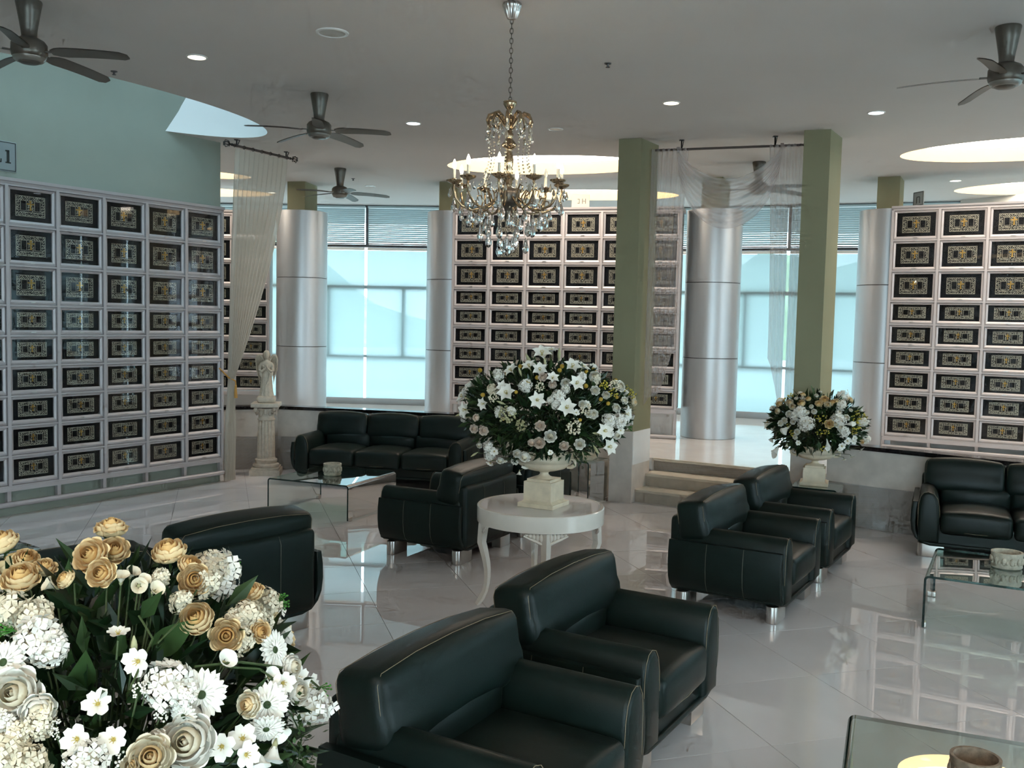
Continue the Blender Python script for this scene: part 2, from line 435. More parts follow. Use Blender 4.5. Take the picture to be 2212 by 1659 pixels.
# pillars beside the steps
def pillar(corner, side_az, wid, dep, clad):
    """corner = the near right plan corner; front runs left from it, side runs back"""
    o = bpy.data.objects.new('pillar', None); C.objects.link(o); struct(o)
    sd = azd(side_az); fr = azd(side_az + 78)
    a = corner; pts = [a - fr * wid, a, a + sd * dep, a - fr * wid + sd * dep]
    def pr(nm, z0, z1, mt, gx=0.):
        c = (pts[0] + pts[1] + pts[2] + pts[3]) / 4
        q = [p + (p - c).normalized() * gx for p in pts]
        m = MB(); m.add([(p.x, p.y, z) for z in (z0, z1) for p in q], [(0, 1, 5, 4), (1, 2, 6, 5), (2, 3, 7, 6), (3, 0, 4, 7), (4, 5, 6, 7)]); m.build(nm, mt, o, 0)
    pr('shaft', clad, ZC, 'olive_paint'); pr('plinth', 0, clad, 'marble', .006)
    e_ = Vector((sd.y, -sd.x, 0)) * .008
    m = MB(); q = [pts[1] + sd * .005 + e_, pts[2] - sd * .005 + e_]
    m.add([(p.x - k * e_.x * .9, p.y - k * e_.y * .9, z) for k in (0, 1) for z in (ZP, clad - .002) for p in q], [(0, 1, 3, 2), (4, 6, 7, 5), (0, 2, 6, 4), (1, 5, 7, 3), (2, 3, 7, 6)]); m.build('side_panel', 'white_gloss', o, 0)  # thin white sheet on the right side, platform level to plinth top
    return o
pillar(Vector((1.452, 11.25, 0)), 31, .27, .52, .86)
pillar(Vector((3.42, 10.52, 0)), 31, .28, .56, .86)

# left wall above the niche cabinet
LP = Vector((-5.26, 9.69, 0)); LD = azd(33.0); LN = Vector((LD.y, -LD.x, 0))   # plane origin, direction, normal to the lounge
m = MB(); a = LP - LD * 6.5 - LN * .25; b = LP + LD * 2.86 - LN * .25; c = b - LN * .25 + LN * .19; 
q = [LP - LD * 6.5 - LN * .06, LP + LD * 2.88 - LN * .06, LP + LD * 2.88 - LN * .6, LP - LD * 6.5 - LN * .6]
m.add([(p.x, p.y, z) for z in (0, 7.6) for p in q], [(0, 1, 5, 4), (1, 2, 6, 5), (2, 3, 7, 6), (3, 0, 4, 7), (4, 5, 6, 7)])
struct(m.build('wall_left', 'sage_paint', smooth=0))

# ceiling with light coves and the oval skylight well
def ell(cx, cy_, a, b, az, n=56):
    d = azd(az); e = Vector((d.y, -d.x, 0))
    return [Vector((cx, cy_, 0)) + d * (a * math.cos(2 * math.pi * i / n)) + e * (b * math.sin(2 * math.pi * i / n)) for i in range(n)]
sky_c = LD * 5.5 + LN * -9.1
sd_, sn_ = azd(33), Vector((azd(33).y, -azd(33).x, 0))
sky_c = sd_ * 5.5 + sn_ * (-9.03)
sky = ell(sky_c.x, sky_c.y, 2.6, 1.01, 33, 96); sky_top = ell(sky_c.x, sky_c.y, 3.28, 1.69, 33, 96)      # the well flares upwards
COVES = [(.45, 13.35, 1.45, .80, 102), (1.25, 16.35, 1.5, .68, 98), (6.25, 11.35, 1.62, .83, 118), (8.25, 14.25, 1.6, .78, 116), (-5.45, 14.7, 1.35, .48, 70), (-5.9, 17.0, 1.55, .62, 84), (-2.2, -1.2, 1.6, .8, 90), (2.6, -1.6, 1.6, .8, 90)]  # last two coves are unseen, added behind the viewer for warm fill light
cov = [ell(*c) for c in COVES]
out_c = [Vector((-14, -5.2, 0)), Vector((14, -5.2, 0)), Vector((14, 22, 0)), Vector((-14, 22, 0))]
loops = [out_c] + [list(reversed(l)) for l in [sky] + cov]
tri = tessellate_polygon(loops); flat = [p for l in loops for p in l]
m = MB(); m.add([(p.x, p.y, ZC) for p in flat], [t for t in tri]); 
ceil = struct(m.build('ceiling', 'ceiling_paint', smooth=0))
for f in ceil.data.polygons: pass
def tubewall(loop, z0, z1, top=None):
    n = len(loop); mb = MB(); mb.add([(p.x, p.y, z) for z, lp in ((z0, loop), (z1, top or loop)) for p in lp], [(i, (i + 1) % n, n + (i + 1) % n, n + i) for i in range(n)]); return mb
tubewall(sky, ZC, 6.6, sky_top).build('skylight_well', 'well_paint', ceil)
m = MB(); m.add([(p.x, p.y, 6.58) for p in sky_top], [tuple(range(len(sky)))]); m.build('skylight_pane', 'skylight_dim_glass', ceil, 0)  # unseen pane, added with a dark tint to dim the well's daylight
for k, l in enumerate(cov):
    tubewall(l, ZC, ZC + .17).build('cove_rim', 'cove_paint', ceil)
    c = COVES[k]; big = ell(c[0], c[1], c[2] + .02, c[3] + .02, c[4])
    m = MB(); m.add([(p.x, p.y, ZC + .17) for p in big], [tuple(range(len(big)))[::-1]])
    tag(m.build('cove_light', 'cove_lamp', smooth=0), ['glowing oval ceiling cove behind the crystal chandelier', 'glowing oval ceiling cove above the wide niche cabinet', 'large glowing oval ceiling cove by the right ceiling fan', 'glowing oval ceiling cove above the right niche cabinet', 'narrow glowing ceiling cove behind the tied sheer curtain', 'far glowing ceiling cove above the cabinet behind the tied curtain', 'left glowing ceiling cove added behind the viewer for fill light', 'right glowing ceiling cove added behind the viewer for fill light'][k], 'ceiling light', 'oval ceiling light coves')

# outer shell, off to the sides and behind the viewer
rw_ = bpy.data.objects.new('wall_rear', None); C.objects.link(rw_); struct(rw_)
for c, s in (((-9, -5.2, 2.2), (10, .1, 4.4)), ((9, -5.2, 2.2), (10, .1, 4.4)), ((0, -5.2, 3.9), (8, .1, 1.0)), ((0, -5.2, .25), (8, .1, .5))):
    m = MB(); m.box(c, s); m.build('wall_panel', 'wall_paint', rw_, 0)
# unseen glazing added behind the viewer to brighten the lounge
en = bpy.data.objects.new('added_window', None); C.objects.link(en); struct(en)
for k in range(5): m = MB(); m.box((-4 + 2 * k, -5.2, 1.95), (.08, .1, 2.9)); m.build('mullion', 'frame_grey', en, 0)
m = MB(); m.box((0, -5.2, 1.95), (8, .008, 2.9)); m.build('pane', 'window_glass', en, 0)
m = MB(); m.box((-14, 8, 2.2), (.1, 28, 4.4)); struct(m.build('wall_far_left', 'wall_paint', smooth=0))
m = MB(); m.box((0, 40, -.2), (200, 160, .1)); 
gr = m.build('ground_outside', 'ground', smooth=0); gr['kind'] = 'structure'
m = MB()
hp = [(-140 + 280 * i / 60, 95 + 6 * math.sin(i * .7), 7 + 5 * math.sin(i * .33 + 1) + 2.2 * math.sin(i * 1.3)) for i in range(61)]
vs = []
for x, y, z in hp: vs += [(x, y - 25, -.2), (x, y, max(2, z)), (x, y + 30, -.2)]
m.add(vs, [(3 * i + k, 3 * i + 3 + k, 3 * i + 4 + k, 3 * i + 1 + k) for i in range(60) for k in (0, 1)])
hl = m.build('hillside', 'hill'); hl['kind'] = 'structure'
hl['label'] = 'hazy green hillside beyond the blinds'

# glazed outer wall: bays of frames, panes, roller blinds below and slatted blinds above
BAYW = 1.46
slat_me = None
def glazed(name, p, d, nb, first, lab, each=None):
    """p = plan point of the gap between two blinds; d = direction; bays counted from `first`"""
    global slat_me
    nrm = Vector((d.y, -d.x, 0))          # towards the room for a wall walked left to right
    if nrm.dot(Vector((0, 8, 0)) - p) < 0: nrm = -nrm
    root = bpy.data.objects.new(name, None); C.objects.link(root); struct(root)
    X = Matrix(((d.x, -nrm.x, 0, p.x), (d.y, -nrm.y, 0, p.y), (0, 0, 1, 0), (0, 0, 0, 1)))   # local x along, y outwards
    root.matrix_world = X
    x0, x1 = first * BAYW, (first + nb) * BAYW
    def bar(nm, c, s, mt='frame_grey'): m = MB(); m.box(c, s); return m.build(nm, mt, root, 0)
    for k in range(2 * nb + 1):
        x = x0 + k * BAYW / 2
        if k % 2: bar('mullion', (x, .12, 2.07), (.06, .08, 1.34))
        if k % 2 == 0: bar('mullion', (x, .12, (3.53 + ZC) / 2), (.05, .08, ZC - 3.53), 'frame_dark')
    for z, h, mt in ((.52, .12, 'frame_grey'), (1.40, .05, 'frame_grey'), (2.74, .07, 'frame_grey'), (3.53, .05, 'frame_dark'), (ZC - .02, .04, 'frame_dark')):
        bar('transom', ((x0 + x1) / 2, .12, z), (x1 - x0, .085, h), mt)
    m = MB(); m.box(((x0 + x1) / 2, .12, (ZP + ZC) / 2), (x1 - x0, .006, ZC - ZP)); m.build('pane', 'window_glass', root, 0)
    for k in range(nb):
        cx = x0 + (k + .5) * BAYW
        t = bpy.data.objects.new('roller_blind', None); C.objects.link(t); t.matrix_world = X @ T(cx, .02, 3.44)
        tag(t, 'white translucent roller blind ' + (each[k] if each else lab), 'blind', 'roller blinds ' + lab)
        m = MB(); m.tube([(-BAYW / 2 + .03, 0, .03), (BAYW / 2 - .03, 0, .03)], .028, 10); m.build('roller', 'white_trim', t)
        m = MB(); m.grid(lambda u, v: ((u - .5) * (BAYW - .05), .004 * math.sin(u * 9 + k), -v * 2.86), 10, 4); m.build('cloth', 'blind_cloth', t, 180)
        m = MB(); m.box((0, 0, -2.87), (BAYW - .05, .02, .03)); m.build('bottom_bar', 'frame_grey', t, 0)
        t = bpy.data.objects.new('slatted_blind', None); C.objects.link(t); t.matrix_world = X @ T(cx, .02, ZC - .02)
        tag(t, 'pale slatted blind over the roller blind ' + (each[k] if each else lab), 'blind', 'slatted blinds ' + lab)
        m = MB(); m.box((0, 0, -.02), (BAYW - .06, .05, .035)); m.build('head_rail', 'slat', t, 0)
        if slat_me is None:
            m = MB(); m.add([(x, y, z + dz) for dz in (0, -.003) for x in (-BAYW / 2 + .035, BAYW / 2 - .035) for y, z in ((-.017, .0150), (0, .002), (.017, -.0150))],
                            [(0, 1, 4, 3), (1, 2, 5, 4), (6, 9, 10, 7), (7, 10, 11, 8), (0, 3, 9, 6), (2, 8, 11, 5)])
            slat_me = m.mesh('slat', 'slat', 60)
        for j in range(17): link('slat', slat_me, t, (0, 0, -.065 - .0385 * j))
        m = MB(); m.box((0, 0, -.725), (BAYW - .06, .04, .022)); m.build('bottom_rail', 'frame_dark', t, 0)
    return root
g1 = Vector((-2.87, 18.42, 0)); g2 = Vector((4.87, 17.02, 0))
glazed('window_1', g1, azd(93.5), 5, -3, 'over the tall window left of the wide niche cabinet', ['behind the tied curtain and its cabinet', 'behind the metal column by the angel', 'beside the metal column nearest the angel', 'beside the metal column touching the wide cabinet', 'behind the wide cabinet and chandelier'])
glazed('window_2', g2, azd(111), 5, -3, 'over the tall window behind the steps', ['behind the right end of the wide cabinet', 'behind the metal column above the steps', 'seen between swag tails above the steps', 'beside the metal column of the right cabinet', 'behind the right niche cabinet'])
glazed('window_3', Vector((8.3, 14.8, 0)), azd(140), 5, 0, 'over the window at the right of the hall')
glazed('window_4', Vector((12.9, 9.0, 0)), azd(178), 6, 0, 'over the side window beyond the right cabinet')
glazed('window_5', Vector((-7.3, 18.7, 0)), azd(93.5), 2, -3, 'over the far left window')
# piers that close the glazed wall at its bends
for (x1_, y1_), (x2_, y2_) in (((.05, 18.2), (.9, 18.5)), ((7.55, 15.95), (8.35, 14.75)), ((12.95, 9.3), (12.9, 8.9))):
    p, q = Vector((x1_, y1_, 0)), Vector((x2_, y2_, 0)); e = (q - p); e.normalize(); nn = Vector((-e.y, e.x, 0)) * .12
    m = MB(); c = [p - e * .1 - nn, q + e * .1 - nn, q + e * .1 + nn, p - e * .1 + nn]
    m.add([(t.x, t.y, z) for z in (0, ZC) for t in c], [(0, 1, 5, 4), (1, 2, 6, 5), (2, 3, 7, 6), (3, 0, 4, 7)]); struct(m.build('wall_pier', 'wall_paint', smooth=0))

# aluminium-clad round columns with a square olive stub above
def column(cx, cy_, az, r=.41):
    o = bpy.data.objects.new('clad_column', None); C.objects.link(o); struct(o); o.location = (cx, cy_, 0)
    zs = [ZP, 1.66, 2.775, 3.855]
    for k in range(3):
        z0, z1 = zs[k], zs[k + 1] - .006
        m = MB(); m.lathe([(r - .008, z0), (r, z0 + .004), (r, z1 - .004), (r - .008, z1)], 64); m.build('cladding_panel', 'alu', o, 30)
    m = MB(); m.lathe([(r - .006, ZP), (r - .006, 3.84)], 48); m.build('core', 'frame_dark', o)
    m = MB(); m.box((0, 0, (3.85 + ZC) / 2), (.30, .52, ZC - 3.85), RZ(R_(-az))); m.build('stub', 'olive_paint', o, 0)
    return o
column(-3.50, 15.72, 10); column(-1.00, 15.35, 15); column(2.98, 14.32, 25); column(5.42, 13.90, 28)
# ================================================================== niche cabinets
def fretwork(wd, ht, seed):
    """openwork plate: border, two framed windows, scrolls between them (flat metal, proud of the panel)"""
    rg = random.Random(seed); m = MB(); t = .004
    def rect(x0, z0, x1, z1): m.box(((x0 + x1) / 2, -.002, (z0 + z1) / 2), (x1 - x0, .004, z1 - z0))
    def ring(x0, z0, x1, z1, b):
        rect(x0, z0, x1, z0 + b); rect(x0, z1 - b, x1, z1); rect(x0, z0 + b, x0 + b, z1 - b); rect(x1 - b, z0 + b, x1, z1 - b)
    a, b = wd / 2, ht / 2
    ring(-a, -b, a, b, t)
    ww, wh = wd * .205, ht * .50; wc = wd * .235
    for s in (-1, 1):
        ring(s * wc - ww / 2, -wh / 2 + ht * .03, s * wc + ww / 2, wh / 2 + ht * .03, t)
        rect(s * wc - ww / 2, -wh / 2 - ht * .05, s * wc + ww / 2, -wh / 2 - ht * .025)
    def arc(cx, cz, r, a0, a1, bw):
        n = 7; vs = []
        for i in range(n + 1):
            q = a0 + (a1 - a0) * i / n; rr = r * (1 - .45 * i / n)
            for d in (-bw, bw): vs.append((cx + (rr + d) * math.cos(q), -.003, cz + (rr + d) * math.sin(q)))
        m.add(vs, [(2 * i, 2 * i + 1, 2 * i + 3, 2 * i + 2) for i in range(n)])
    nx, nz = 15, 8; gx, gz = wd / nx, ht / nz
    for i in range(nx):
        for j in range(nz):
            x = -a + (i + .5) * gx; z = -b + (j + .5) * gz
            if any(abs(x - s * wc) < ww / 2 + gx * .25 and abs(z - ht * .02) < wh / 2 + gz * .30 for s in (-1, 1)): continue
            if abs(x) < gx * .8 and abs(z) < ht * .3: continue
            a0 = rg.uniform(0, 6.28); sg = 1 if (i + j) % 2 else -1
            arc(x, z, min(gx, gz) * .55, a0, a0 + sg * 4.8, .0028)
            if rg.random() < .6: m.box((x + rg.uniform(-.2, .2) * gx, -.002, z + rg.uniform(-.2, .2) * gz), (.006, .004, .006))
    return m.mesh('fretwork', 'fret', 0)
def cross_mesh(ht):
    m = MB(); h = ht * .40
    m.box((0, -.004, 0), (h * .16, .005, h)); m.box((0, -.004, h * .18), (h * .62, .005, h * .17))
    for x, z in ((0, h * .5), (0, -h * .5), (h * .31, h * .18), (-h * .31, h * .18)): m.box((x, -.004, z), (h * .26, .005, h * .16))
    return m.mesh('cross', 'gold', 0)
def door_meshes(w, h, seed):
    W, Hh = w - .040, h - .026; a, b = W / 2, Hh / 2
    sx, st_, sb = .030, .026, .044
    o = [(-a, -b), (a, -b), (a, b), (-a, b)]; e = .010
    i1 = [(-a + e, -b + e + .010), (a - e, -b + e + .010), (a - e, b - e), (-a + e, b - e)]
    i2 = [(-a + sx, -b + sb), (a - sx, -b + sb), (a - sx, b - st_), (-a + sx, b - st_)]
    m = MB(); vs = []
    for ring, y in ((o, .0), (o, -.012), (i1, -.016), (i2, -.004), (i2, .018)):
        vs += [(x, y, z) for x, z in ring]
    m.add(vs, [(k * 4 + i, k * 4 + (i + 1) % 4, (k + 1) * 4 + (i + 1) % 4, (k + 1) * 4 + i) for k in range(4) for i in range(4)])
    fr = m.mesh('niche_door', 'cab_alu', 0)
    pw, ph = W - 2 * sx, Hh - st_ - sb; pz = (sb - st_) / 2
    m = MB(); m.box((0, .022, pz), (pw + .01, .006, ph + .01)); pn = m.mesh('back_panel', 'niche_black', 0)
    m = MB(); m.box((0, .010, pz), (pw, .002, ph)); gl = m.mesh('pane', 'niche_glass', 0)
    m = MB(); m.box((0, -.0175, -b + .022), (w * .10, .003, .011)); nm = m.mesh('name_plate', 'chrome', 0)
    fw = fretwork(pw * .71, ph * (.68 if h > .36 else .70), seed); cm = cross_mesh(ph * .68)
    return dict(door=fr, panel=pn, pane=gl, plate=nm, fret=fw, cross=cm, pz=pz)
def cabinet(origin, az, pitch, ncol, zs, ztop, zbase, label, foot=True, xr=0.):
    d = azd(az); X = Matrix(((d.x, -d.y, 0, origin.x), (d.y, d.x, 0, origin.y), (0, 0, 1, 0), (0, 0, 0, 1)))
    t = thing('niche_cabinet', (0, 0, 0), 0, label, 'cabinet', 'memorial niche cabinets'); t.matrix_world = X @ T(0, 0, zbase)
    L = pitch * ncol; z0 = zbase
    def bx(nm, c, s, mt='cab_alu'): m = MB(); m.box((c[0], c[1], c[2] - z0), s); return m.build(nm, mt, t, 0)
    bx('body', (L / 2, .24, (zs[-1] + ztop) / 2), (L - .01, .42, ztop - zs[-1] - .02), 'cab_body')
    for k in range(ncol + 1): bx('post', (pitch * k, -.008, (zs[-1] + zs[0]) / 2), (.034, .05, zs[0] - zs[-1]))
    for z in zs: bx('rail', (L / 2, -.006, z), (L, .044, .018))
    # stepped header
    m = MB(); hz = ztop - zs[0]
    m.prism([(.02, zs[0] + .008 - z0), (-.02, zs[0] + .008 - z0), (-.026, zs[0] + hz * .45 - z0), (-.045, zs[0] + hz * .55 - z0), (-.05, ztop - z0), (.45, ztop - z0), (.45, zs[0] - z0), (.02, zs[0] - z0)], -.02, L + .02, 'x')
    m.build('header', 'cab_alu', t, 0)
    zb = zs[-1]
    bx('bottom_rail', (L / 2, .0, zb - .03), (L + .02, .07, .045))
    if foot:
        hb = zb - .05 - zbase
        for k in range(ncol + 1): bx('leg', (pitch * k, .02, zbase + hb / 2), (.04, .05, hb))
        bx('plinth_panel', (L / 2, .16, zbase + hb / 2), (L, .02, hb - .01), 'cab_body')
        m = MB(); m.tube([(0, -.02, .03), (L + .03, -.02, .03)], .028, 10); m.build('foot_rail', 'cab_alu', t)
    dm = {}
    for r in range(len(zs) - 1):
        h = zs[r] - zs[r + 1]; key = round(h, 2)
        if key not in dm: dm[key] = door_meshes(pitch, h, int(h * 1000) + ncol)
        D = dm[key]
        for k in range(ncol):
            o = link('niche_door', D['door'], t, (pitch * (k + .5), 0, (zs[r] + zs[r + 1]) / 2 - z0))
            link('back_panel', D['panel'], o); link('pane', D['pane'], o); link('name_plate', D['plate'], o)
            link('fretwork', D['fret'], o, (0, .018, D['pz'])); link('cross', D['cross'], o, (0, .018, D['pz'] + .01))
    return t
def rows(top, tall, short): 
    z = [top]
    for k in range(9): z.append(z[-1] - (tall if k < 3 else short))
    return z
cabinet(LP + LD * -.4625 + LN * .02, 33.0, .548, 6, rows(3.42, .408, .3125), 3.49, .10, 'tall aluminium niche cabinet standing on the lounge floor beside the tied curtain')
cC = Vector((-.947, 14.83, 0))
cabinet(cC, 105.6, .58, 6, rows(3.79, .387, .2905), 3.855, ZP, 'wide aluminium niche cabinet on the platform behind the chandelier and pillar')
cR = Vector((5.28, 13.40, 0))
cabinet(cR, 120.4, .60, 4, rows(3.80, .4225, .3165), 3.855, ZP, 'aluminium niche cabinet on the platform behind the right low wall')
e2 = Vector((-4.05, 15.75, 0)); cabinet(e2 - azd(84) * 1.74, 84, .58, 3, rows(3.79, .387, .2905), 3.855, ZP, 'aluminium niche cabinet half hidden behind the tied sheer curtain')

# sign plates
def plate_sign(X, w_, h_, label, strokes, mt='sign_plate', border=True, ink='ink'):
    t = thing('sign_plate', (0, 0, 0), 0, label, 'sign'); t.matrix_world = X
    m = MB(); m.rbox((0, .006, 0), (w_ / 2, .006, h_ / 2), .005); m.build('plate', mt, t, 30)
    if border:
        m = MB(); a, b = w_ / 2 - .012, h_ / 2 - .012
        for c, s in (((0, 0, b), (2 * a, .003, .006)), ((0, 0, -b), (2 * a, .003, .006)), ((a, 0, 0), (.006, .003, 2 * b)), ((-a, 0, 0), (.006, .003, 2 * b))): m.box((c[0], -.001, c[2]), s)
        m.build('border', 'ink', t, 0)
    m = MB()
    for x, z, sx, sz in strokes: m.box((x, -.002, z), (sx, .003, sz))
    m.build('lettering', ink, t, 0)
    return t
# "L1" in serif capitals near the right end of the plate
sgX = Matrix(((LD.x, -LD.y, 0, 0), (LD.y, LD.x, 0, 0), (0, 0, 1, 0), (0, 0, 0, 1)))
pp = LP + LD * (-.062) + LN * -.045
w_s, h_s = .62, .305
lx = w_s / 2 - .235
L1 = [(lx, 0, .026, .13), (lx, .062, .055, .012), (lx - .004, -.062, .05, .012), (lx + .04, -.062, .07, .012), (lx + .072, -.047, .010, .034),
      (lx + .145, 0, .026, .13), (lx + .145, -.062, .056, .012), (lx + .127, .056, .020, .014)]
plate_sign(T(pp.x, pp.y, 3.715) @ sgX, w_s, h_s, 'grey wall sign reading L1 above the left niche cabinet', L1)
p = aty(1255, 434, 14.3)
plate_sign(T(p.x, p.y + .1, 3.96) @ RZ(R_(-12)), .27, .20, 'small cream sign standing on the wide niche cabinet', [(.03, 0, .012, .075), (.075, 0, .012, .075), (.052, 0, .04, .010), (-.03, .03, .03, .010), (-.018, 0, .010, .07), (-.03, -.03, .03, .010)], 'sign_plate_cream', False, 'ink_faint')
p = aty(1990, 432, 13.2)
plate_sign(T(p.x, p.y + .1, 3.955) @ RZ(R_(-75)), .22, .20, 'small grey sign standing edge-on atop the right niche cabinet', [(-.03, -.02, .010, .08), (.03, -.02, .010, .08), (0, .025, .06, .010)])
# ================================================================== seating
def arm_profile(s):
    """front outline of the padded arm (x outwards times s, z)"""
    pts = [(-.505, .15), (-.515, .30), (-.512, .50), (-.500, .575), (-.470, .618), (-.430, .630), (-.385, .615), (-.350, .570), (-.332, .50), (-.325, .40), (-.325, .15)]
    return [(x * -s, z) for x, z in pts]
def seat_set(width, nseat, name, label, group, cat):
    hw = width / 2; dx = hw - .575
    root = thing(name, (0, 0, 0), 0, label, cat, group)
    # curved outer shell, one U from arm to arm
    out = [(-.560, .530), (-.575, .44), (-.577, .34), (-.565, .25), (-.535, .185), (-.48, .135), (-.40, .115)]
    inn = [(-.40, .150), (-.465, .165), (-.505, .205), (-.525, .26), (-.530, .34), (-.524, .44), (-.516, .530)]
    sh = lambda L, s: [((x - dx) * -s if s < 0 else (x - dx), z) for x, z in L]
    poly = [(x - dx, z) for x, z in out] + [(-x + dx, z) for x, z in reversed(out)] + [(-x + dx, z) for x, z in reversed(inn)] + [(x - dx, z) for x, z in inn]
    m = MB(); m.prism(poly, -.43, .43, 'y', r=.012)
    shell = m.build('shell', 'leather', root, 35)
    m = MB()
    for s in (-1, 1):
        for y in (-.15, .13):
            m.tube([(s * (-x + dx + .0015), y, z) for x, z in out], .0018, 5)
    m.build('seam', 'thread_seam', shell)
    for s in (-1, 1):
        pr = [(x + s * dx, z) for x, z in arm_profile(s)]
        m = MB(); m.prism(pr, -.45, .40, 'y', r=.03); ap = m.build('arm_pad', 'leather', root, 60)
        m = MB(); m.tube([(x * .998 + (s * dx) * .002, -.441, z + .001) for x, z in pr[1:-1]], .0015, 5); m.build('stitching', 'thread', ap)
    m = MB(); m.box((0, -.01, .22), (width - .48, .80, .20)); m.build('base', 'leather', root, 0)
    # back panel
    m = MB(); m.rbox((0, .385, .42), (hw - .075, .065, .285), .045, (0, .012, 0)); bp = m.build('back_panel', 'leather', root, 60)
    m = MB()
    for k in range(1, nseat + (1 if nseat == 1 else 0) + 1):
        x = -hw + width * k / (nseat + (1 if nseat == 1 else 0) + 1) 
        m.tube([(x, .4645, .16), (x, .4645, .64), (x, .44, .69)], .002, 5)
    m.build('seam', 'thread_seam', bp)
    iw = (width - 2 * .325 * (1.15 / 1.15) + .0) - (1.15 - .0) + 1.15   # clear width between the arms
    iw = width - .50; sw = iw / nseat
    for k in range(nseat):
        cx = -iw / 2 + sw * (k + .5); hs = sw / 2 - .004
        def crown(p, hs=hs): 
            return Vector((p.x, p.y, p.z + (.018 * (1 - (p.x / hs) ** 2) if p.z > 0 else 0)))
        m = MB(); m.rbox((cx, -.115, .345), (hs, .345, .105), .05, (0, .015, .02), fn=crown); c = m.build('seat_cushion', 'leather', root, 60)
        m = MB(); a, f = hs - .03, -.462
        m.tube([(cx - a, f + .02, .425), (cx - a * .5, f + .012, .437), (cx, f + .008, .441), (cx + a * .5, f + .012, .437), (cx + a, f + .02, .425)], .0015, 5)
        m.tube([(cx - a, f + .012, .275), (cx, f - .006, .272), (cx + a, f + .012, .275)], .0015, 5); m.build('stitching', 'thread', c)
        # lumbar roll, fuller in the middle
        def luv(p, hs=hs):
            q = 1 - min(1, abs(p.x) / hs) ** 2; return Vector((p.x, p.y * (.90 + .10 * q) - .05 * p.z, p.z * (.9 + .1 * q)))
        m = MB(); m.rbox((cx, .235, .50), (hs + .012, .105, .125), .055, (0, .035, .01), fn=luv); m.build('lumbar_cushion', 'leather', root, 80)
        # head cushion
        hwid = (.512 if nseat == 1 else (width - .20) / nseat / 2 - .003); hx = cx if nseat == 1 else (k - (nseat - 1) / 2) * (width - .20) / nseat
        tilt = RX(R_(-9))
        def hb(p, hw_=hwid):
            q = 1 - (p.x / hw_) ** 2
            z = p.z + (.022 * q if p.z > 0 else -.016 * q); y = p.y * (1 + .10 * (p.z < 0))
            return Vector((p.x, y, z))
        m = MB(); X = T(hx, .275, .668 if nseat == 1 else .70) @ tilt
        m.rbox((0, 0, 0), (hwid, .118, .155), .055, (.008, .028, .012), fn=hb, X=X, n=5); hc = m.build('head_cushion', 'leather', root, 70)
        m = MB(); zz = .150; xx = hwid - .012
        for yy in (-.100, .104):
            loop = [(-xx, yy, -zz * .8), (-xx, yy, 0), (-xx, yy, zz * .72), (-xx * .94, yy, zz * .98), (-xx * .5, yy, zz + .018), (0, yy, zz + .024), (xx * .5, yy, zz + .018), (xx * .94, yy, zz * .98), (xx, yy, zz * .72), (xx, yy, 0), (xx, yy, -zz * .8)]
            m.tube(loop, .0015, 5, X=X)
        m.build('stitching', 'thread', hc)
    # brushed metal feet: bars with a rounded outer end
    fm = MB(); n = 8
    prof = [(.13, -.045)] + [(-.055 - .045 * math.sin(math.pi * i / n) * 1.0, -.045 * math.cos(math.pi * i / n)) for i in range(n + 1)] + [(.13, .045)]
    fm.prism(prof, 0, .125, 'z', r=.004); foot = fm.mesh('leg', 'chrome', 40)
    for sx in (-1, 1):
        for sy in (-1, 1):
            o = link('leg', foot, root, (sx * (hw - .17), sy * .345, 0), 0 if sx < 0 else math.pi)
    return root
chair_g = 'dark green leather armchairs'
chair = seat_set(1.15, 1, 'armchair', '', chair_g, 'armchair')
CH = [((-.05, 3.75), 121, 'dark green leather armchair beside the large bouquet of cream roses and gerberas'),
      ((.525, 4.93), 121, 'dark green leather armchair between the round white table and a front armchair'),
      ((1.87, 7.34), 121.5, 'dark green leather armchair with open floor before it, near the steps'),
      ((2.56, 8.48), 121.5, 'dark green leather armchair beside the small glass table with flower urn'),
      ((-.55, 8.80), 297, 'dark green leather armchair turned to the sofa, behind the round white table'),
      ((.03, 9.92), 297, 'dark green leather armchair half hidden behind the large lily bouquet and urn'),
      ((-1.98, 6.33), 310, 'dark green leather armchair with its back to the cream rose bouquet'),
      ((-2.67, 5.22), 310, 'dark green leather armchair largely hidden behind the cream rose bouquet')]
for i, (p, a, lab) in enumerate(CH):
    o = chair if i == 0 else copy_tree(chair)
    o.location = (p[0], p[1], 0); o.rotation_euler.z = yaw(a); o['label'] = lab
so = seat_set(2.36, 3, 'sofa', 'dark green leather three-seat sofa against the curved low wall by the angel', 'dark green leather sofas', 'sofa')
so.location = (-1.60, 12.34, 0); so.rotation_euler.z = yaw(191.8)
s2 = copy_tree(so); s2['label'] = 'dark green leather sofa against the low wall below the right cabinet'
w2 = azd(114); f2 = azd(204)
q = Vector((3.93, 8.93, 0)) + w2 * 1.08 - f2 * .36
s2.location = (q.x, q.y, 0); s2.rotation_euler.z = yaw(204)

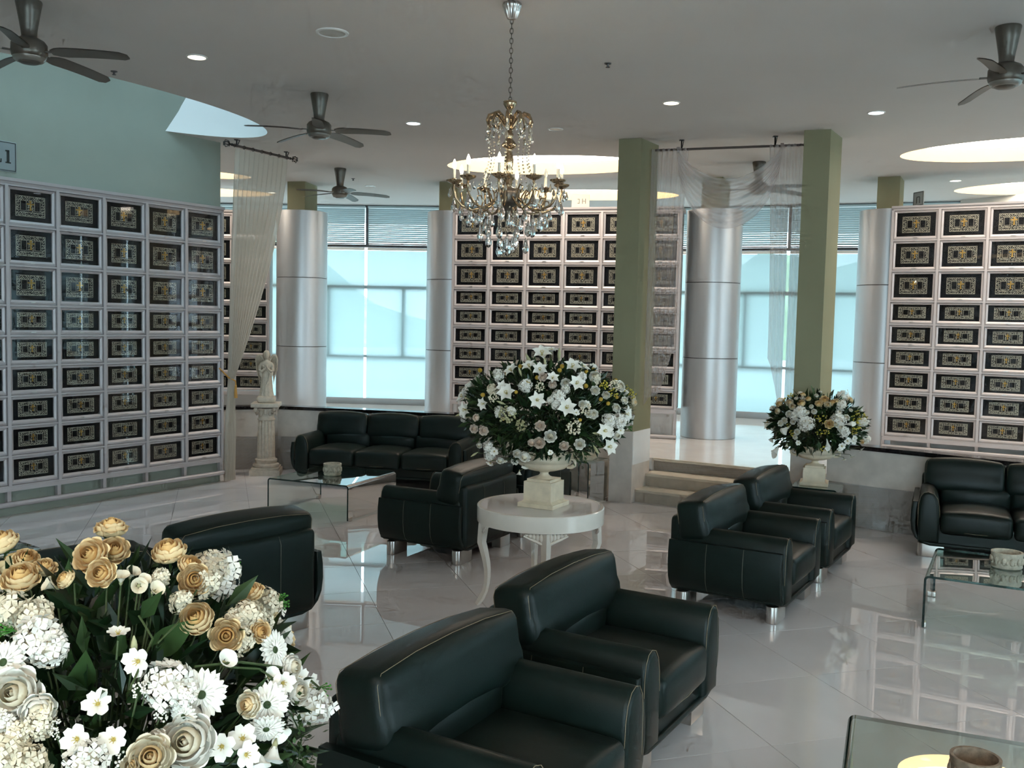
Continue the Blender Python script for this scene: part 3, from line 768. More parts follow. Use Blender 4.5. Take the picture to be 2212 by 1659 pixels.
# ================================================================== glass tables, one bent sheet each
def glass_table(w_, d_, h_, loc, rz, label, group):
    """sides stand at local x = +-w/2; sheet runs over the top"""
    t = thing('glass_table', (loc[0], loc[1], 0), rz, label, 'table', group); th = .016; r = .035; a = w_ / 2
    outl = []; n = 6
    def arcs(rad, inset):
        p = [(-a + inset, .012)]
        for i in range(n + 1):
            q = math.pi - math.pi / 2 * i / n; p.append((-a + r + rad * math.cos(q), h_ - r + rad * math.sin(q)))
        for i in range(n + 1):
            q = math.pi / 2 - math.pi / 2 * i / n; p.append((a - r + rad * math.cos(q), h_ - r + rad * math.sin(q)))
        p.append((a - inset, .012)); return p
    po, pi = arcs(r, 0), arcs(r - th, th); k = len(po)
    m = MB(); vs = [(x, y, z) for y in (-d_ / 2, d_ / 2) for x, z in po] + [(x, y, z) for y in (-d_ / 2, d_ / 2) for x, z in pi]
    top = [(i, k + i, k + i + 1, i + 1) for i in range(k - 1)]
    pm = po[2:k - 2]; j = len(pm)
    m.add([(x, y, z) for y in (-d_ / 2, d_ / 2) for x, z in pm], [(i, j + i, j + i + 1, i + 1) for i in range(j - 1)]); m.build('glass_top', 'table_glass', t, 40)
    for lo, hi in ((0, 2), (k - 3, k - 1)):
        m = MB(); m.add([(x, y, z) for y in (-d_ / 2, d_ / 2) for x, z in po[lo:hi + 1]], [(i, hi - lo + 1 + i, hi - lo + 2 + i, i + 1) for i in range(hi - lo)]); m.build('glass_side', 'table_glass_side', t, 40)
    for y in (-d_ / 2, d_ / 2):
        m = MB(); m.add([(x, y, z) for x, z in po] + [(x, y, z) for x, z in pi] + [(x, y * .994, z) for x, z in pi], [(i, i + 1, k + i + 1, k + i) for i in range(k - 1)] + [(k + i, k + i + 1, 2 * k + i + 1, 2 * k + i) for i in range(k - 1)])
        m.build('edge', 'glass_edge', t, 0)
    for x in (-a, a):
        for y in (-d_ / 2 + .05, d_ / 2 - .05):
            m = MB(); m.rbox((x + (.012 if x < 0 else -.012), y, .022), (.016, .03, .022), .006); m.build('foot', 'chrome', t, 30)
    return t
ct = 'clear bent glass coffee tables'
glass_table(1.02, 1.02, .39, (-1.97, 10.50), ayaw(112), 'clear bent glass coffee table before the three-seat sofa', ct)
q2 = Vector((2.976, 6.707, 0)); d1, d2 = azd(118), azd(29); c2 = q2 + d1 * .51 + d2 * .51
glass_table(1.02, 1.0, .39, c2, ayaw(118), 'clear bent glass coffee table before the right sofa', ct)
q3 = atz(1841, 1543, .39); d1, d2 = azd(112), azd(24); c3 = q3 + d1 * .51 - d2 * .5
glass_table(1.02, 1.0, .39, c3, ayaw(112), 'clear bent glass coffee table with the brown stone bowl', ct)
q4 = atz(90, 1184, .39); c4 = q4 + azd(307) * .51 + azd(217) * .5
glass_table(1.02, 1.0, .39, c4, ayaw(127), 'clear bent glass coffee table by the left cabinet behind hidden armchair', ct)
sg_ = 'small glass side tables under flower urns'
glass_table(.50, .50, .50, (3.22, 9.88), ayaw(118), 'small bent glass side table carrying the urn with yellow sprays', sg_)
glass_table(.46, .46, .51, (.885, 11.37), ayaw(128), 'small bent glass side table behind the round white table', sg_)

# stone bowls
def bowl(x, y, z, r, h, mt, label):
    t = thing('stone_bowl', (x, y, z), rng.uniform(0, 6), label, 'bowl', 'carved stone bowls'); n = 24
    m = MB(); m.lathe([(r * .55, 0), (r * .92, .004), (r * .98, h * .1), (r * .95, h * .3), (r * .97, h * .75), (r, h * .86), (r, h), (r * .86, h), (r * .82, h * .3), (0, h * .22)], 32); m.build('body', mt, t, 50)
    m = MB()
    for i in range(12):
        a = 2 * math.pi * i / 12; X = RZ(a) @ T(r * .96, 0, h * .5)
        m.ball((0, 0, 0), (.012, r * .16, h * .24), 8, 6, X=X); m.ball((0, r * .2, -h * .08), (.010, r * .1, h * .12), 6, 5, X=X)
    m.build('relief', mt, t, 60); return t
b1 = atz(718, 1026, .39); bowl(b1.x, b1.y, .391, .10, .13, 'bowl_stone', 'pale carved stone bowl on the sofa coffee table')
b2 = atz(2174, 1226, .39); bowl(b2.x, b2.y, .391, .11, .12, 'bowl_stone', 'grey carved stone bowl on the right coffee table')
b3 = atz(2108, 1634, .515); bowl(b3.x, b3.y, .391, .092, .125, 'bowl_brown', 'brown carved stone bowl on the front coffee table')

# ================================================================== round table
TC = Vector((.236, 7.09, 0)); TH = .77
t = thing('round_table', TC, R_(4), 'round cream lacquered table with cabriole legs under the lily bouquet', 'table')
m = MB(); m.lathe([(.46, TH - .125), (.478, TH - .12), (.480, TH - .006), (.474, TH), (.452, TH), (.448, TH - .004)], 72); m.build('apron', 'lacquer', t, 40)
m = MB(); m.prism([(.452 * math.cos(2 * math.pi * i / 72), .452 * math.sin(2 * math.pi * i / 72)) for i in range(72)], TH - .02, TH - .0015, 'z'); m.build('table_top', 'lacquer_top', t, 40)
lm = MB(); pts = []; rad = []
for i in range(13):
    s = i / 12; z = (TH - .13) * (1 - s)
    x = .425 + .022 * math.sin(s * math.pi * .9) - .055 * math.sin(max(0, s - .25) / .75 * math.pi) + .035 * max(0, (s - .8) / .2) ** 1.5
    pts.append((x, 0, z)); rad.append(.040 - .018 * min(1, s / .75) + .006 * max(0, (s - .85) / .15))
rad[-1] = .020
lm.tube(pts, rad, 4); leg = lm.mesh('leg', 'lacquer', 30)
br = MB()
for sy in (-1, 1):
    for k in range(5):
        y = sy * (.035 + .026 * k); hh = .058 - .010 * k
        br.ball((.43 - .006 * k, y, TH - .135 - hh * .45), (.016, .017, hh * .6), 10, 7)
    br.tube([(.43, sy * .03, TH - .135 - .07), (.43, sy * .07, TH - .135 - .05), (.425, sy * .11, TH - .135 - .035), (.42, sy * .16, TH - .135 - .012)], [.012, .012, .010, .006], 7)
brm = br.mesh('carved_bracket', 'lacquer', 60)
for k in range(4):
    o = link('leg', leg, t, None, k * math.pi / 2); link('carved_bracket', brm, o)

# ================================================================== urns
def urn(loc, rz, label, sc_=1.0):
    t = thing('flower_urn', loc, rz, label, 'urn', 'cream stone flower urns'); t.scale = (sc_,) * 3
    m = MB(); m.prism([(-.145, -.145), (.145, -.145), (.145, .145), (-.145, .145)], 0, .03, 'z', r=.006)
    for k in range(6):
        s = .145 - .032 * (k / 5) ** .6; m.box((0, 0, .03 + .004 * k), (2 * s, 2 * s, .006))
    m.box((0, 0, .12), (.225, .225, .14)); m.box((0, 0, .195), (.19, .19, .03)); m.build('plinth', 'urn_stone', t, 20)
    m = MB(); m.lathe([(.085, .208), (.080, .214), (.05, .224), (.034, .238), (.032, .252), (.046, .262), (.05, .266), (.10, .272), (.155, .288), (.195, .315), (.205, .335), (.198, .342), (.186, .348), (.178, .375), (.186, .405), (.202, .415), (.20, .424), (.17, .42), (.16, .37), (0, .35)], 40); m.build('bowl', 'urn_stone', t, 50)
    for s in (-1, 1):
        m = MB(); m.tube([(s * .19, 0, .308), (s * .225, 0, .310), (s * .25, 0, .328), (s * .252, 0, .352), (s * .235, 0, .370), (s * .215, 0, .365), (s * .205, 0, .345)], [.012, .014, .013, .012, .011, .010, .009], 8); m.build('handle', 'urn_stone', t, 60)
    return t
U1 = Vector((TC.x + .02, TC.y - .03, TH - .0012))
urn(U1, R_(-28), 'cream stone urn on the round table holding the lily bouquet')
U3 = Vector((3.20, 9.90, .501)); urn(U3, R_(-20), 'cream stone urn holding roses and yellow sprays by the right pillar', .98)
U2 = Vector((.885, 11.37, .511)); urn(U2, R_(-20), 'white stone urn on the side table behind the round table', .98)

# ================================================================== angel and pedestal
PC = Vector((-3.32, 12.80, 0))
t = thing('pedestal_column', PC, R_(8), 'cream fluted pedestal column with carved capital under the angel', 'pedestal')
m = MB(); m.box((0, 0, .035), (.40, .40, .07)); m.box((0, 0, .085), (.36, .36, .03)); m.build('plinth', 'plaster', t, 0)
m = MB(); m.lathe([(.17, .10), (.178, .115), (.172, .14), (.145, .15), (.14, .17), (.15, .185), (.146, .205), (.125, .215), (.12, .235)], 40); m.build('base_moulding', 'plaster', t, 50)
m = MB(); m.lathe([(.118, .235), (.118, .27), (.112, .62), (.106, .735)], 96, flute=16, fd=.012); m.build('shaft', 'plaster', t, 60)
m = MB(); m.lathe([(.105, .735), (.118, .74), (.118, .755), (.105, .765), (.103, .80), (.12, .85), (.15, .90)], 40); cp_ = m.build('capital', 'plaster', t, 50)
m = MB()
for k in range(4):
    X = RZ(math.pi / 4 + k * math.pi / 2)
    m.tube([(.13 + .045 * math.cos(a), 0, .885 + .035 * math.sin(a) - .001 * a) for a in [q * .6 for q in range(9)]], [.018] * 6 + [.014, .010, .007], 8, X=X)
    m.ball((.175, 0, .885), (.03, .03, .03), 10, 7, X=X)
for k in range(12): m.ball((.125, 0, .84 + .02 * (k % 2)), (.022, .026, .045), 8, 6, X=RZ(k * math.pi / 6))
m.build('carving', 'plaster', cp_, 70)
m = MB(); m.rbox((0, 0, .945), (.185, .185, .028), .01); m.build('abacus', 'plaster', t, 40)

AZ = .974
t = thing('angel_statue', (PC.x, PC.y, AZ), R_(12), 'cream stone angel with folded wings standing on the pedestal', 'statue')
m = MB()
m.rbox((0, 0, .045), (.125, .105, .045), .04, (0, 0, .01)); m.build('rock_base', 'angel_stone', t, 70)
# robed body: one lofted surface from hem to crown of the head
rg = random.Random(3)
prof = [(.07, .100, .085, 0, 10), (.10, .095, .080, 0, 10), (.16, .082, .068, 0, 9), (.24, .075, .060, .002, 8), (.32, .072, .056, .003, 7), (.38, .068, .052, .002, 5), (.43, .060, .046, 0, 3), (.47, .064, .048, 0, 2), (.51, .074, .050, 0, 0), (.54, .072, .044, .003, 0), (.56, .045, .034, .004, 0), (.575, .024, .023, .004, 0), (.59, .022, .022, -.002, 0), (.605, .030, .031, -.006, 0), (.625, .036, .040, -.010, 0), (.645, .038, .043, -.010, 0), (.665, .037, .043, -.008, 0), (.685, .031, .036, -.006, 0), (.70, .018, .020, -.004, 0), (.705, .003, .003, -.004, 0)]
n = 40; vs = []
for z, rx, ry, oy, fold in prof:
    for i in range(n):
        a = 2 * math.pi * i / n; k = 1 + .0105 * fold * math.sin(a * 11 + z * 6) * .8
        x, y = rx * k * math.cos(a), ry * k * math.sin(a) + oy
        fa = math.sin(a) < -.2
        if .61 < z < .69:      # face: brow, eyes, nose, chin on the -y side
            df = abs(math.atan2(math.cos(a), -math.sin(a)))
            if df < .2 and .635 <= z <= .65: y -= .009
            if .2 < df < .65 and abs(z - .65) < .012: y += .004
            if df < .3 and z < .63: y -= .003
        vs.append((x, y, z))
m.__init__(); m.add(vs, [(k * n + i, k * n + (i + 1) % n, (k + 1) * n + (i + 1) % n, (k + 1) * n + i) for k in range(len(prof) - 1) for i in range(n)] + [tuple(range(n))[::-1]])
for s in (-1, 1):      # arms fold across to hands at the breast, sleeves hanging
    m.tube([(s * .060, 0, .53), (s * .082, -.01, .49), (s * .085, -.03, .435), (s * .055, -.062, .425), (s * .022, -.070, .455), (s * .008, -.066, .49)], [.022, .024, .023, .020, .015, .010], 10)
    m.tube([(s * .075, -.03, .43), (s * .070, -.042, .38), (s * .060, -.045, .335)], [.018, .018, .006], 8)
    for f_ in range(4): m.tube([(s * (.010 + .003 * f_), -.068 + .004 * f_, .488), (s * (.006 + .003 * f_), -.064 + .004 * f_, .515 - .003 * abs(f_ - 1.5))], [.0042, .003], 6)
    m.tube([(s * .012, -.074, .482), (s * .004, -.076, .500)], [.0045, .003], 6)
m.tube([(-.05, -.055, .50), (0, -.062, .46), (.05, -.058, .40), (.03, -.06, .30), (-.02, -.064, .20)], [.012, .012, .013, .013, .008], 8)
body = m.build('body', 'angel_stone', t, 60)
m = MB(); m.ball((0, .004, .662), (.041, .044, .045), 16, 10)
for k in range(9):
    a = math.pi * (.02 + .96 * k / 8); m.tube([(.036 * math.cos(a), .006 + .034 * math.sin(a), .67), (.043 * math.cos(a), .012 + .04 * math.sin(a), .63), (.04 * math.cos(a), .015 + .036 * math.sin(a), .575 if 1 < k < 7 else .60)], [.012, .013, .007], 7)
# open the hair over the face
m.v = [(x, max(y, -.022 + .4 * max(0, .04 - abs(x)) if z < .672 else -.05), z) for x, y, z in m.v]; m.build('hair', 'angel_stone', t, 60)
for s in (-1, 1):
    m = MB()
    # wing blade outline lofted with thickness, then rows of feathers
    for row, (cnt, L0, zr) in enumerate(((8, .36, .60), (8, .24, .61), (7, .13, .62))):
        for k in range(cnt):
            q = k / (cnt - 1); bx_ = s * (.055 + .075 * q + .004 * row); bz = zr - .02 * q ** 2 + .035 * math.sin(q * 2.6)
            ln = L0 * (1 - .42 * (1 - q)) if row == 0 else L0 * (.8 + .2 * q)
            ex = bx_ + s * (.012 - .055 * (1 - q) * 0 - .045 * q * (ln / .36)); by = .050 + .006 * (2 - row) - .010 * q
            m.tube([(bx_, by, bz), (bx_ + s * .008, by + .006, bz - ln * .4), (ex, by + .002, bz - ln * .8), (ex - s * .006, by, bz - ln)], [.012, .0135, .012, .003], 7, sq=.45)
    m.tube([(s * .03, .045, .52), (s * .05, .052, .59), (s * .085, .052, .635), (s * .118, .048, .632), (s * .135, .044, .595), (s * .138, .044, .54)], [.010, .015, .017, .016, .013, .008], 8)
    m.build('wing', 'angel_stone', t, 70)
# ================================================================== ceiling fans (at rest)
def fan():
    t = thing('ceiling_fan', (0, 0, 0), 0, '', 'fan', 'five-blade ceiling fans')
    m = MB(); m.lathe([(.085, 0), (.088, -.01), (.075, -.08), (.055, -.20), (.050, -.245), (.060, -.26)], 32); m.build('down_housing', 'fan_body', t, 40)
    m = MB(); m.lathe([(.06, -.255), (.10, -.275), (.118, -.30), (.120, -.36), (.112, -.385), (.10, -.395)], 36); m.build('motor', 'fan_body', t, 40)
    m = MB(); m.lathe([(.108, -.386), (.104, -.405), (.09, -.418), (.075, -.420)], 36); m.build('trim_ring', 'fan_cap', t, 40)
    m = MB(); m.lathe([(.075, -.419), (.06, -.43), (0, -.434)], 30); m.build('cap', 'fan_body', t, 40)
    bm = MB()
    def bl(u, v):
        r = .16 + .56 * u; wd = .062 * (1 - .25 * u) * (1 if u < .93 else (1 - ((u - .93) / .07) ** 2 * .5)) * (.45 + .55 * min(1, u / .12))
        y = (v - .5) * 2 * wd; return (r, y, -.352 - .26 * y - .03 * u * u)
    bm.grid(bl, 12, 4); vs = list(bm.v); k = len(vs); bm.add([(x, y, z - .006) for x, y, z in vs], [tuple(reversed(q)) for q in bm.f])
    bm.box((.135, 0, -.352), (.07, .03, .008)); blade = bm.mesh('blade', 'fan_blade', 40)
    for i in range(5): link('blade', blade, t, None, 2 * math.pi * i / 5)
    return t
FANS = [((-3.44, 6.80), -4, 'dark ceiling fan beside the oval skylight'), ((-1.935, 9.40), -8, 'dark ceiling fan between the skylight and the chandelier'),
        ((-2.574, 14.02), 8, 'dark ceiling fan above the angel and metal columns'), ((3.47, 6.90), 160, 'dark ceiling fan near the large glowing ceiling cove'),
        ((3.20, 12.70), 20, 'dark ceiling fan behind the sheer swag')]
f0 = fan()
for i, (p, a, lab) in enumerate(FANS):
    o = f0 if i == 0 else copy_tree(f0); o.location = (p[0], p[1], ZC); o.rotation_euler.z = R_(a); o['label'] = lab

# downlights, speaker, sensors
DL = [((-2.717, 8.163), 'w', 'warm recessed downlight beside the skylight rim'), ((-1.156, 10.687), 'c', 'bright white recessed downlight between fan and chandelier'), ((-2.189, 11.544), 'w', 'warm recessed downlight just past the middle fan'),
      ((.427, 10.848), 'o', 'unlit recessed downlight near the glowing cove behind the chandelier'), ((1.498, 9.45), 'w', 'warm recessed downlight before the steps and swag'), ((3.591, 9.677), 'c', 'white recessed downlight near the right pillar'),
      ((-2.404, 15.81), 'o', 'unlit recessed downlight above the left window'), ((6.35, 13.9), 'w', 'warm recessed downlight above the right cabinet'), ((-4.3, 16.9), 'w', 'small warm downlight past the left metal column')]
for p, k, lab in DL:
    t = thing('downlight', (p[0], p[1], ZC), 0, lab, 'ceiling light', 'recessed downlights')
    m = MB(); m.lathe([(.088, 0), (.086, -.006), (.074, -.008), (.072, -.003), (.070, -.002)], 32); m.build('trim', 'white_trim', t, 40)
    m = MB(); m.lathe([(.071, -.003), (.0, -.0045)], 32); m.build('lens', {'w': 'lamp_disc', 'c': 'lamp_disc_cool', 'o': 'bulb_off'}[k], t, 40)
t = thing('ceiling_speaker', (-1.426, 7.388, ZC), 0, 'round flush ceiling speaker near the chandelier', 'speaker')
m = MB(); m.lathe([(.125, 0), (.122, -.008), (.105, -.012), (.10, -.006)], 40); m.build('rim', 'white_trim', t, 40)
m = MB(); m.lathe([(.10, -.006), (.05, -.010), (0, -.011)], 40); m.build('grille', 'wall_paint', t, 40)
def drop(p, lab, nm, cat):
    t = thing(nm, (p[0], p[1], ZC), 0, lab, cat)
    m = MB(); m.lathe([(.03, 0), (.028, -.006), (.010, -.008), (.008, -.03)], 16); m.build('rose', 'frame_dark', t)
    m = MB(); m.lathe([(.018, -.03), (.018, -.033), (.003, -.034)], 12); m.build('deflector', 'black_metal', t); return t
drop((.742, 8.087), 'tiny dark sprinkler head on the ceiling right of the chandelier', 'sprinkler_head', 'sprinkler')
drop((-3.64, 8.70), 'tiny dark sprinkler head near the skylight rim', 'sprinkler_head', 'sprinkler')
drop((-2.55, 15.0), 'tiny dark sprinkler head past the far fan', 'sprinkler_head', 'sprinkler')

# ================================================================== chandelier
CHX, CHY = -.055, 6.633
ch = thing('chandelier', (CHX, CHY, 0), 0, 'gold and crystal chandelier with ten candle arms hanging from a chain', 'chandelier')
def cb(nm, mb, mt, par=ch, sm=50): return mb.build(nm, mt, par, sm)
m = MB(); m.lathe([(.062, 4.31), (.066, 4.30), (.066, 4.285), (.058, 4.275), (.05, 4.245), (.032, 4.205), (.012, 4.195)], 36, flute=18, fd=.006); cb('canopy', m, 'chrome')
link_me = None; zc = 4.19; k = 0
ov = [(.011 * math.cos(2 * math.pi * i / 14), 0, .021 * math.sin(2 * math.pi * i / 14) * 1.0) for i in range(14)]
m = MB(); m.tube(ov, .0028, 6, closed=True); link_me = m.mesh('chain_link', 'bronze', 60)
while zc > 3.66:
    link('chain_link', link_me, ch, (0, 0, zc), (k % 2) * math.pi / 2); zc -= .033; k += 1
# turned stem
m = MB(); m.lathe([(.006, 3.665), (.010, 3.655), (.045, 3.645), (.048, 3.635), (.030, 3.605), (.016, 3.59), (.014, 3.56), (.030, 3.55), (.036, 3.535), (.020, 3.52), (.014, 3.47), (.020, 3.44), (.030, 3.42), (.022, 3.40), (.04, 3.375), (.055, 3.355), (.05, 3.34), (.020, 3.325), (.016, 3.31), (.028, 3.285), (.034, 3.25), (.024, 3.20), (.016, 3.165), (.022, 3.145), (.045, 3.13), (.03, 3.11), (.022, 3.06)], 28, flute=14, fd=.002); cb('stem', m, 'crystal_gold')
m = MB(); m.lathe([(.03, 3.07), (.075, 3.05), (.082, 3.03), (.080, 2.965), (.06, 2.945), (.03, 2.93), (.018, 2.90), (.022, 2.86), (.012, 2.83), (.0, 2.82)], 30); cb('hub', m, 'bronze')
# crown cup and crown scrolls
m = MB(); m.lathe([(.015, 3.60), (.035, 3.625), (.048, 3.650), (.044, 3.648), (.03, 3.618)], 24, flute=12, fd=.004); cb('crown_cup', m, 'crystal_gold')
pear = MB(); pear.lathe([(.0, .036), (.0035, .030), (.006, .018), (.0115, .002), (.0135, -.008), (.0115, -.018), (.005, -.026), (0, -.028)], 10); 
pear_me = pear.mesh('crystal_drop', 'crystal', 25)
pear_sm = pear.mesh('crystal_drop', 'crystal_smoke', 25)
bead = MB(); bead.ball((0, 0, 0), .0065, 8, 6); bead_me = bead.mesh('bead', 'crystal_smoke', 30)
rg = random.Random(11)
def hang(x, y, z, s=1.0, par=ch, sm=False):
    o = link('crystal_drop', pear_sm if sm else pear_me, par, (x, y, z), rg.uniform(0, 3)); o.scale = (s, s, s); return o
for i in range(10):
    a = 2 * math.pi * i / 10 + .2; X = RZ(a)
    m = MB(); pts = [(.02, 0, 3.47), (.045, 0, 3.50), (.075, 0, 3.545), (.11, 0, 3.565), (.145, 0, 3.55), (.158, 0, 3.515), (.15, 0, 3.485), (.135, 0, 3.49)]
    m.tube(pts, [.009, .010, .011, .011, .011, .010, .008, .005], 7, X=X); o = cb('crown_scroll', m, 'crystal_gold')
    c, s_ = math.cos(a), math.sin(a)
    for r_, z_, k_ in ((.150, 3.455, .9), (.118, 3.50, .8), (.158, 3.40, 1.0), (.09, 3.46, .8)): hang(r_ * c, r_ * s_, z_, k_, sm=rg.random() < .5)
    for j in range(5): link('bead', bead_me, ch, (.152 * c, .152 * s_, 3.475 - .016 * j))
# arms, cups, candles
UNLIT = {3, 1}
arm_pts = [(.07, 0, 3.00), (.12, 0, 2.955), (.18, 0, 2.915), (.25, 0, 2.905), (.32, 0, 2.93), (.365, 0, 2.985), (.378, 0, 3.045), (.375, 0, 3.075)]
am = MB(); am.tube(arm_pts, [.010, .009, .009, .009, .009, .008, .008, .008], 8)
am.tube([(.25, 0, 2.905), (.235, 0, 2.95), (.255, 0, 2.985), (.285, 0, 2.98), (.29, 0, 2.955)], [.006, .006, .006, .005, .003], 6)
am.tube([(.12, 0, 2.955), (.135, 0, 3.02), (.175, 0, 3.07), (.215, 0, 3.05), (.205, 0, 3.01)], [.006, .006, .006, .005, .003], 6); arm_me = am.mesh('arm', 'crystal_gold', 60)
cu = MB(); cu.lathe([(.008, 0), (.016, .006), (.030, .010), (.052, .022), (.056, .032), (.050, .028), (.020, .018), (.014, .040), (.013, .045)], 24, flute=12, fd=.004); cup_me = cu.mesh('drip_cup', 'crystal_gold', 50)
ca = MB(); ca.lathe([(.0105, .04), (.0105, .105), (.006, .110)], 14); can_me = ca.mesh('candle', 'candle', 40)
bu = MB(); bu.lathe([(.006, .108), (.012, .122), (.0135, .135), (.010, .152), (.004, .168), (0, .174)], 14); bul_me = bu.mesh('bulb', 'bulb', 60); bof_me = bu.mesh('bulb', 'bulb_off', 60)
for i in range(10):
    a = R_(9 + 36 * i); o = link('arm', arm_me, ch, None, a)
    for nm, me in (('drip_cup', cup_me), ('candle', can_me), ('bulb', bof_me if i in UNLIT else bul_me)):
        link(nm, me, o, (.375, 0, 3.07))
    for j in range(3):
        b = 2 * math.pi * (j + .5) / 3; hang(.375 + .054 * math.cos(b), .054 * math.sin(b), 3.045 - (.0 if j % 2 else .03), .95, o, rg.random() < .35)
    hang(.25, 0, 2.855, 1.5, o); hang(.375, 0, 2.93, 1.6, o)
    if i % 2: hang(.32, 0, 2.86, 1.3, o)
    # bead chain from crown to arm
    c0, c1 = Vector((.15, 0, 3.40)), Vector((.20, 0, 3.075))
    for j in range(15):
        q = j / 14; p = c0.lerp(c1, q) + Vector((-.035 * math.sin(q * math.pi), 0, 0)); link('bead', bead_me, o, p)
for ring_r, zz, cnt, s_ in ((.27, 2.82, 7, 1.7), (.20, 2.76, 6, 1.8), (.13, 2.69, 5, 1.8), (.06, 2.65, 3, 1.8), (0, 2.62, 1, 1.9)):
    for i in range(cnt):
        a = 2 * math.pi * (i + .5 * rg.random()) / cnt; dz = rg.uniform(-.025, .03)
        hang(ring_r * math.cos(a), ring_r * math.sin(a), zz + dz, s_)
        z0 = 2.93
        for j in range(int((z0 - zz - dz - .05 * s_) / .022)):
            link('bead', bead_me, ch, (ring_r * math.cos(a), ring_r * math.sin(a), zz + dz + .05 * s_ + .022 * j))

# ================================================================== curtains
def rod(p, q, r, label, finials, brk):
    t = thing('curtain_rod', p, 0, label, 'curtain rod'); d = q - p
    m = MB(); m.tube([(0, 0, 0), d], r, 12); m.build('pole', 'rod_metal', t)
    for s in brk:
        b = d * s; m = MB(); m.tube([b, b + Vector((0, 0, ZC - p.z))], .009, 6); m.box((b.x, b.y, ZC - p.z - .005), (.05, .05, .01))
        m.tube([b + Vector((0, 0, -.02)), b + Vector((.03, .03, ZC - p.z))], .005, 6); m.build('bracket', 'black_metal', t, 30)
    if finials:
        e = d.normalized()
        for c, s in ((Vector((0, 0, 0)), -1), (d, 1)):
            m = MB(); X = frame(c, e * s)
            m.ball((0, 0, .02), .018, 10, 7, X=X); m.ball((0, 0, .05), .011, 8, 6, X=X)
            for k in range(6):
                a = 2 * math.pi * k / 6; m.tube([(0, 0, .06), (.035 * math.cos(a), .035 * math.sin(a), .085), (.042 * math.cos(a + .5), .042 * math.sin(a + .5), .125), (.0, 0, .16)], .005, 6, X=X)
            m.build('finial', 'black_metal', t)
    return t
ra, rb = Vector((-3.50, 11.86, 4.235)), Vector((-3.02, 12.76, 4.235))
rod(ra, rb, .016, 'dark curtain rod with cage finials hanging below the skylight', True, (.06, .94))
t = thing('sheer_curtain', (0, 0, 0), 0, 'cream sheer curtain tied back beside the left niche cabinet', 'curtain')
tie = Vector((-3.60, 12.13, 1.33)); 
NF = 11
def cur(u, v):
    top = ra.lerp(rb, .03 + .93 * u); fold = math.sin(u * NF * 2 * math.pi)
    nn = Vector((-.88, .47, 0))
    w = Vector((.47, .88, 0))
    z1 = tie.z
    tp = tie + w * ((u - .5) * .07) + nn * (.02 * fold)
    k = v ** 1.25
    e = .5 - .5 * math.cos(min(1, v) * math.pi)
    kx = v ** (1.0 + .55 * u)
    p = Vector((top.x + (tp.x - top.x) * kx, top.y + (tp.y - top.y) * kx, top.z - .03 + (tp.z - top.z + .03) * v))
    amp = .022 * (1 - .55 * v)
    return p + nn * amp * fold + w * (.008 * math.sin(u * NF * 4 * math.pi + v * 3)) * (1 - v)
m = MB(); m.grid(cur, 176, 40); m.build('upper_drape', 'curtain_cloth', t, 180)
def cur2(u, v):
    fold = math.sin(u * 8 * 2 * math.pi); w = Vector((.47, .88, 0)); nn = Vector((-.88, .47, 0))
    sp = .07 + .09 * min(1, v * 2.2)
    p = tie + w * ((u - .5) * sp - .02 * v); p.z = tie.z * (1 - v) + .02
    return p + nn * (.02 + .006 * v) * fold
m = MB(); m.grid(cur2, 96, 12); m.build('lower_drape', 'curtain_cloth', t, 180)
m = MB(); ty = tie + Vector((-.10, -.16, .14)); m.tube([ty, tie + Vector((-.02, -.05, .02)), tie + Vector((.045, .035, -.03)), tie + Vector((.05, .04, -.10))], .010, 8); tb = m.build('tieback', 'tassel', t)
m = MB(); p = tie + Vector((.05, .035, -.10)); m.ball(p, (.016, .016, .02), 10, 7); 
for k in range(12):
    a = 2 * math.pi * k / 12; m.tube([p + Vector((.009 * math.cos(a), .009 * math.sin(a), -.015)), p + Vector((.02 * math.cos(a), .02 * math.sin(a), -.15))], .0055, 5)
m.build('tassel', 'tassel', tb)
for k in range(7):
    q = ra.lerp(rb, .03 + .93 * k / 6); m = MB(); m.tube([q + Vector((.02 * math.cos(a), -.011 * math.cos(a), .022 * math.sin(a))) for a in [2 * math.pi * i / 10 for i in range(10)]], .003, 5, closed=True); m.build('ring', 'black_metal', t)

# swag between the pillars
qa, qb = atz(1412, 322, 4.22), atz(1733, 311, 4.22)
qa = Vector((1.62, 11.42, 4.20)); qb = Vector((3.28, 10.86, 4.20))
dd = (qb - qa); L = dd.length; e = dd.normalized(); nn = Vector((e.y, -e.x, 0))
rod(qa + e * .02, qb - e * .02, .014, 'dark rod between the two olive pillars carrying the swag', False, (.18, .80))
t = thing('sheer_swag', (0, 0, 0), 0, 'grey sheer swag and tails draped between the olive pillars', 'curtain')
def sw(u, v):
    x = .165 * L + (.68 * L) * u; pin = 4 * u * (1 - u)
    top = .01 - .37 * pin ** .85; bot = -.04 - .90 * pin ** .5
    z = top + (bot - top) * v
    rip = .016 * math.sin(v * 7 * 2 * math.pi) * pin ** .5
    x2 = x - (.0) 
    return qa + e * x2 + nn * (.05 + rip + .06 * pin * v) + Vector((0, 0, z))
m = MB(); m.grid(sw, 40, 90); m.build('swag', 'voile', t, 180)
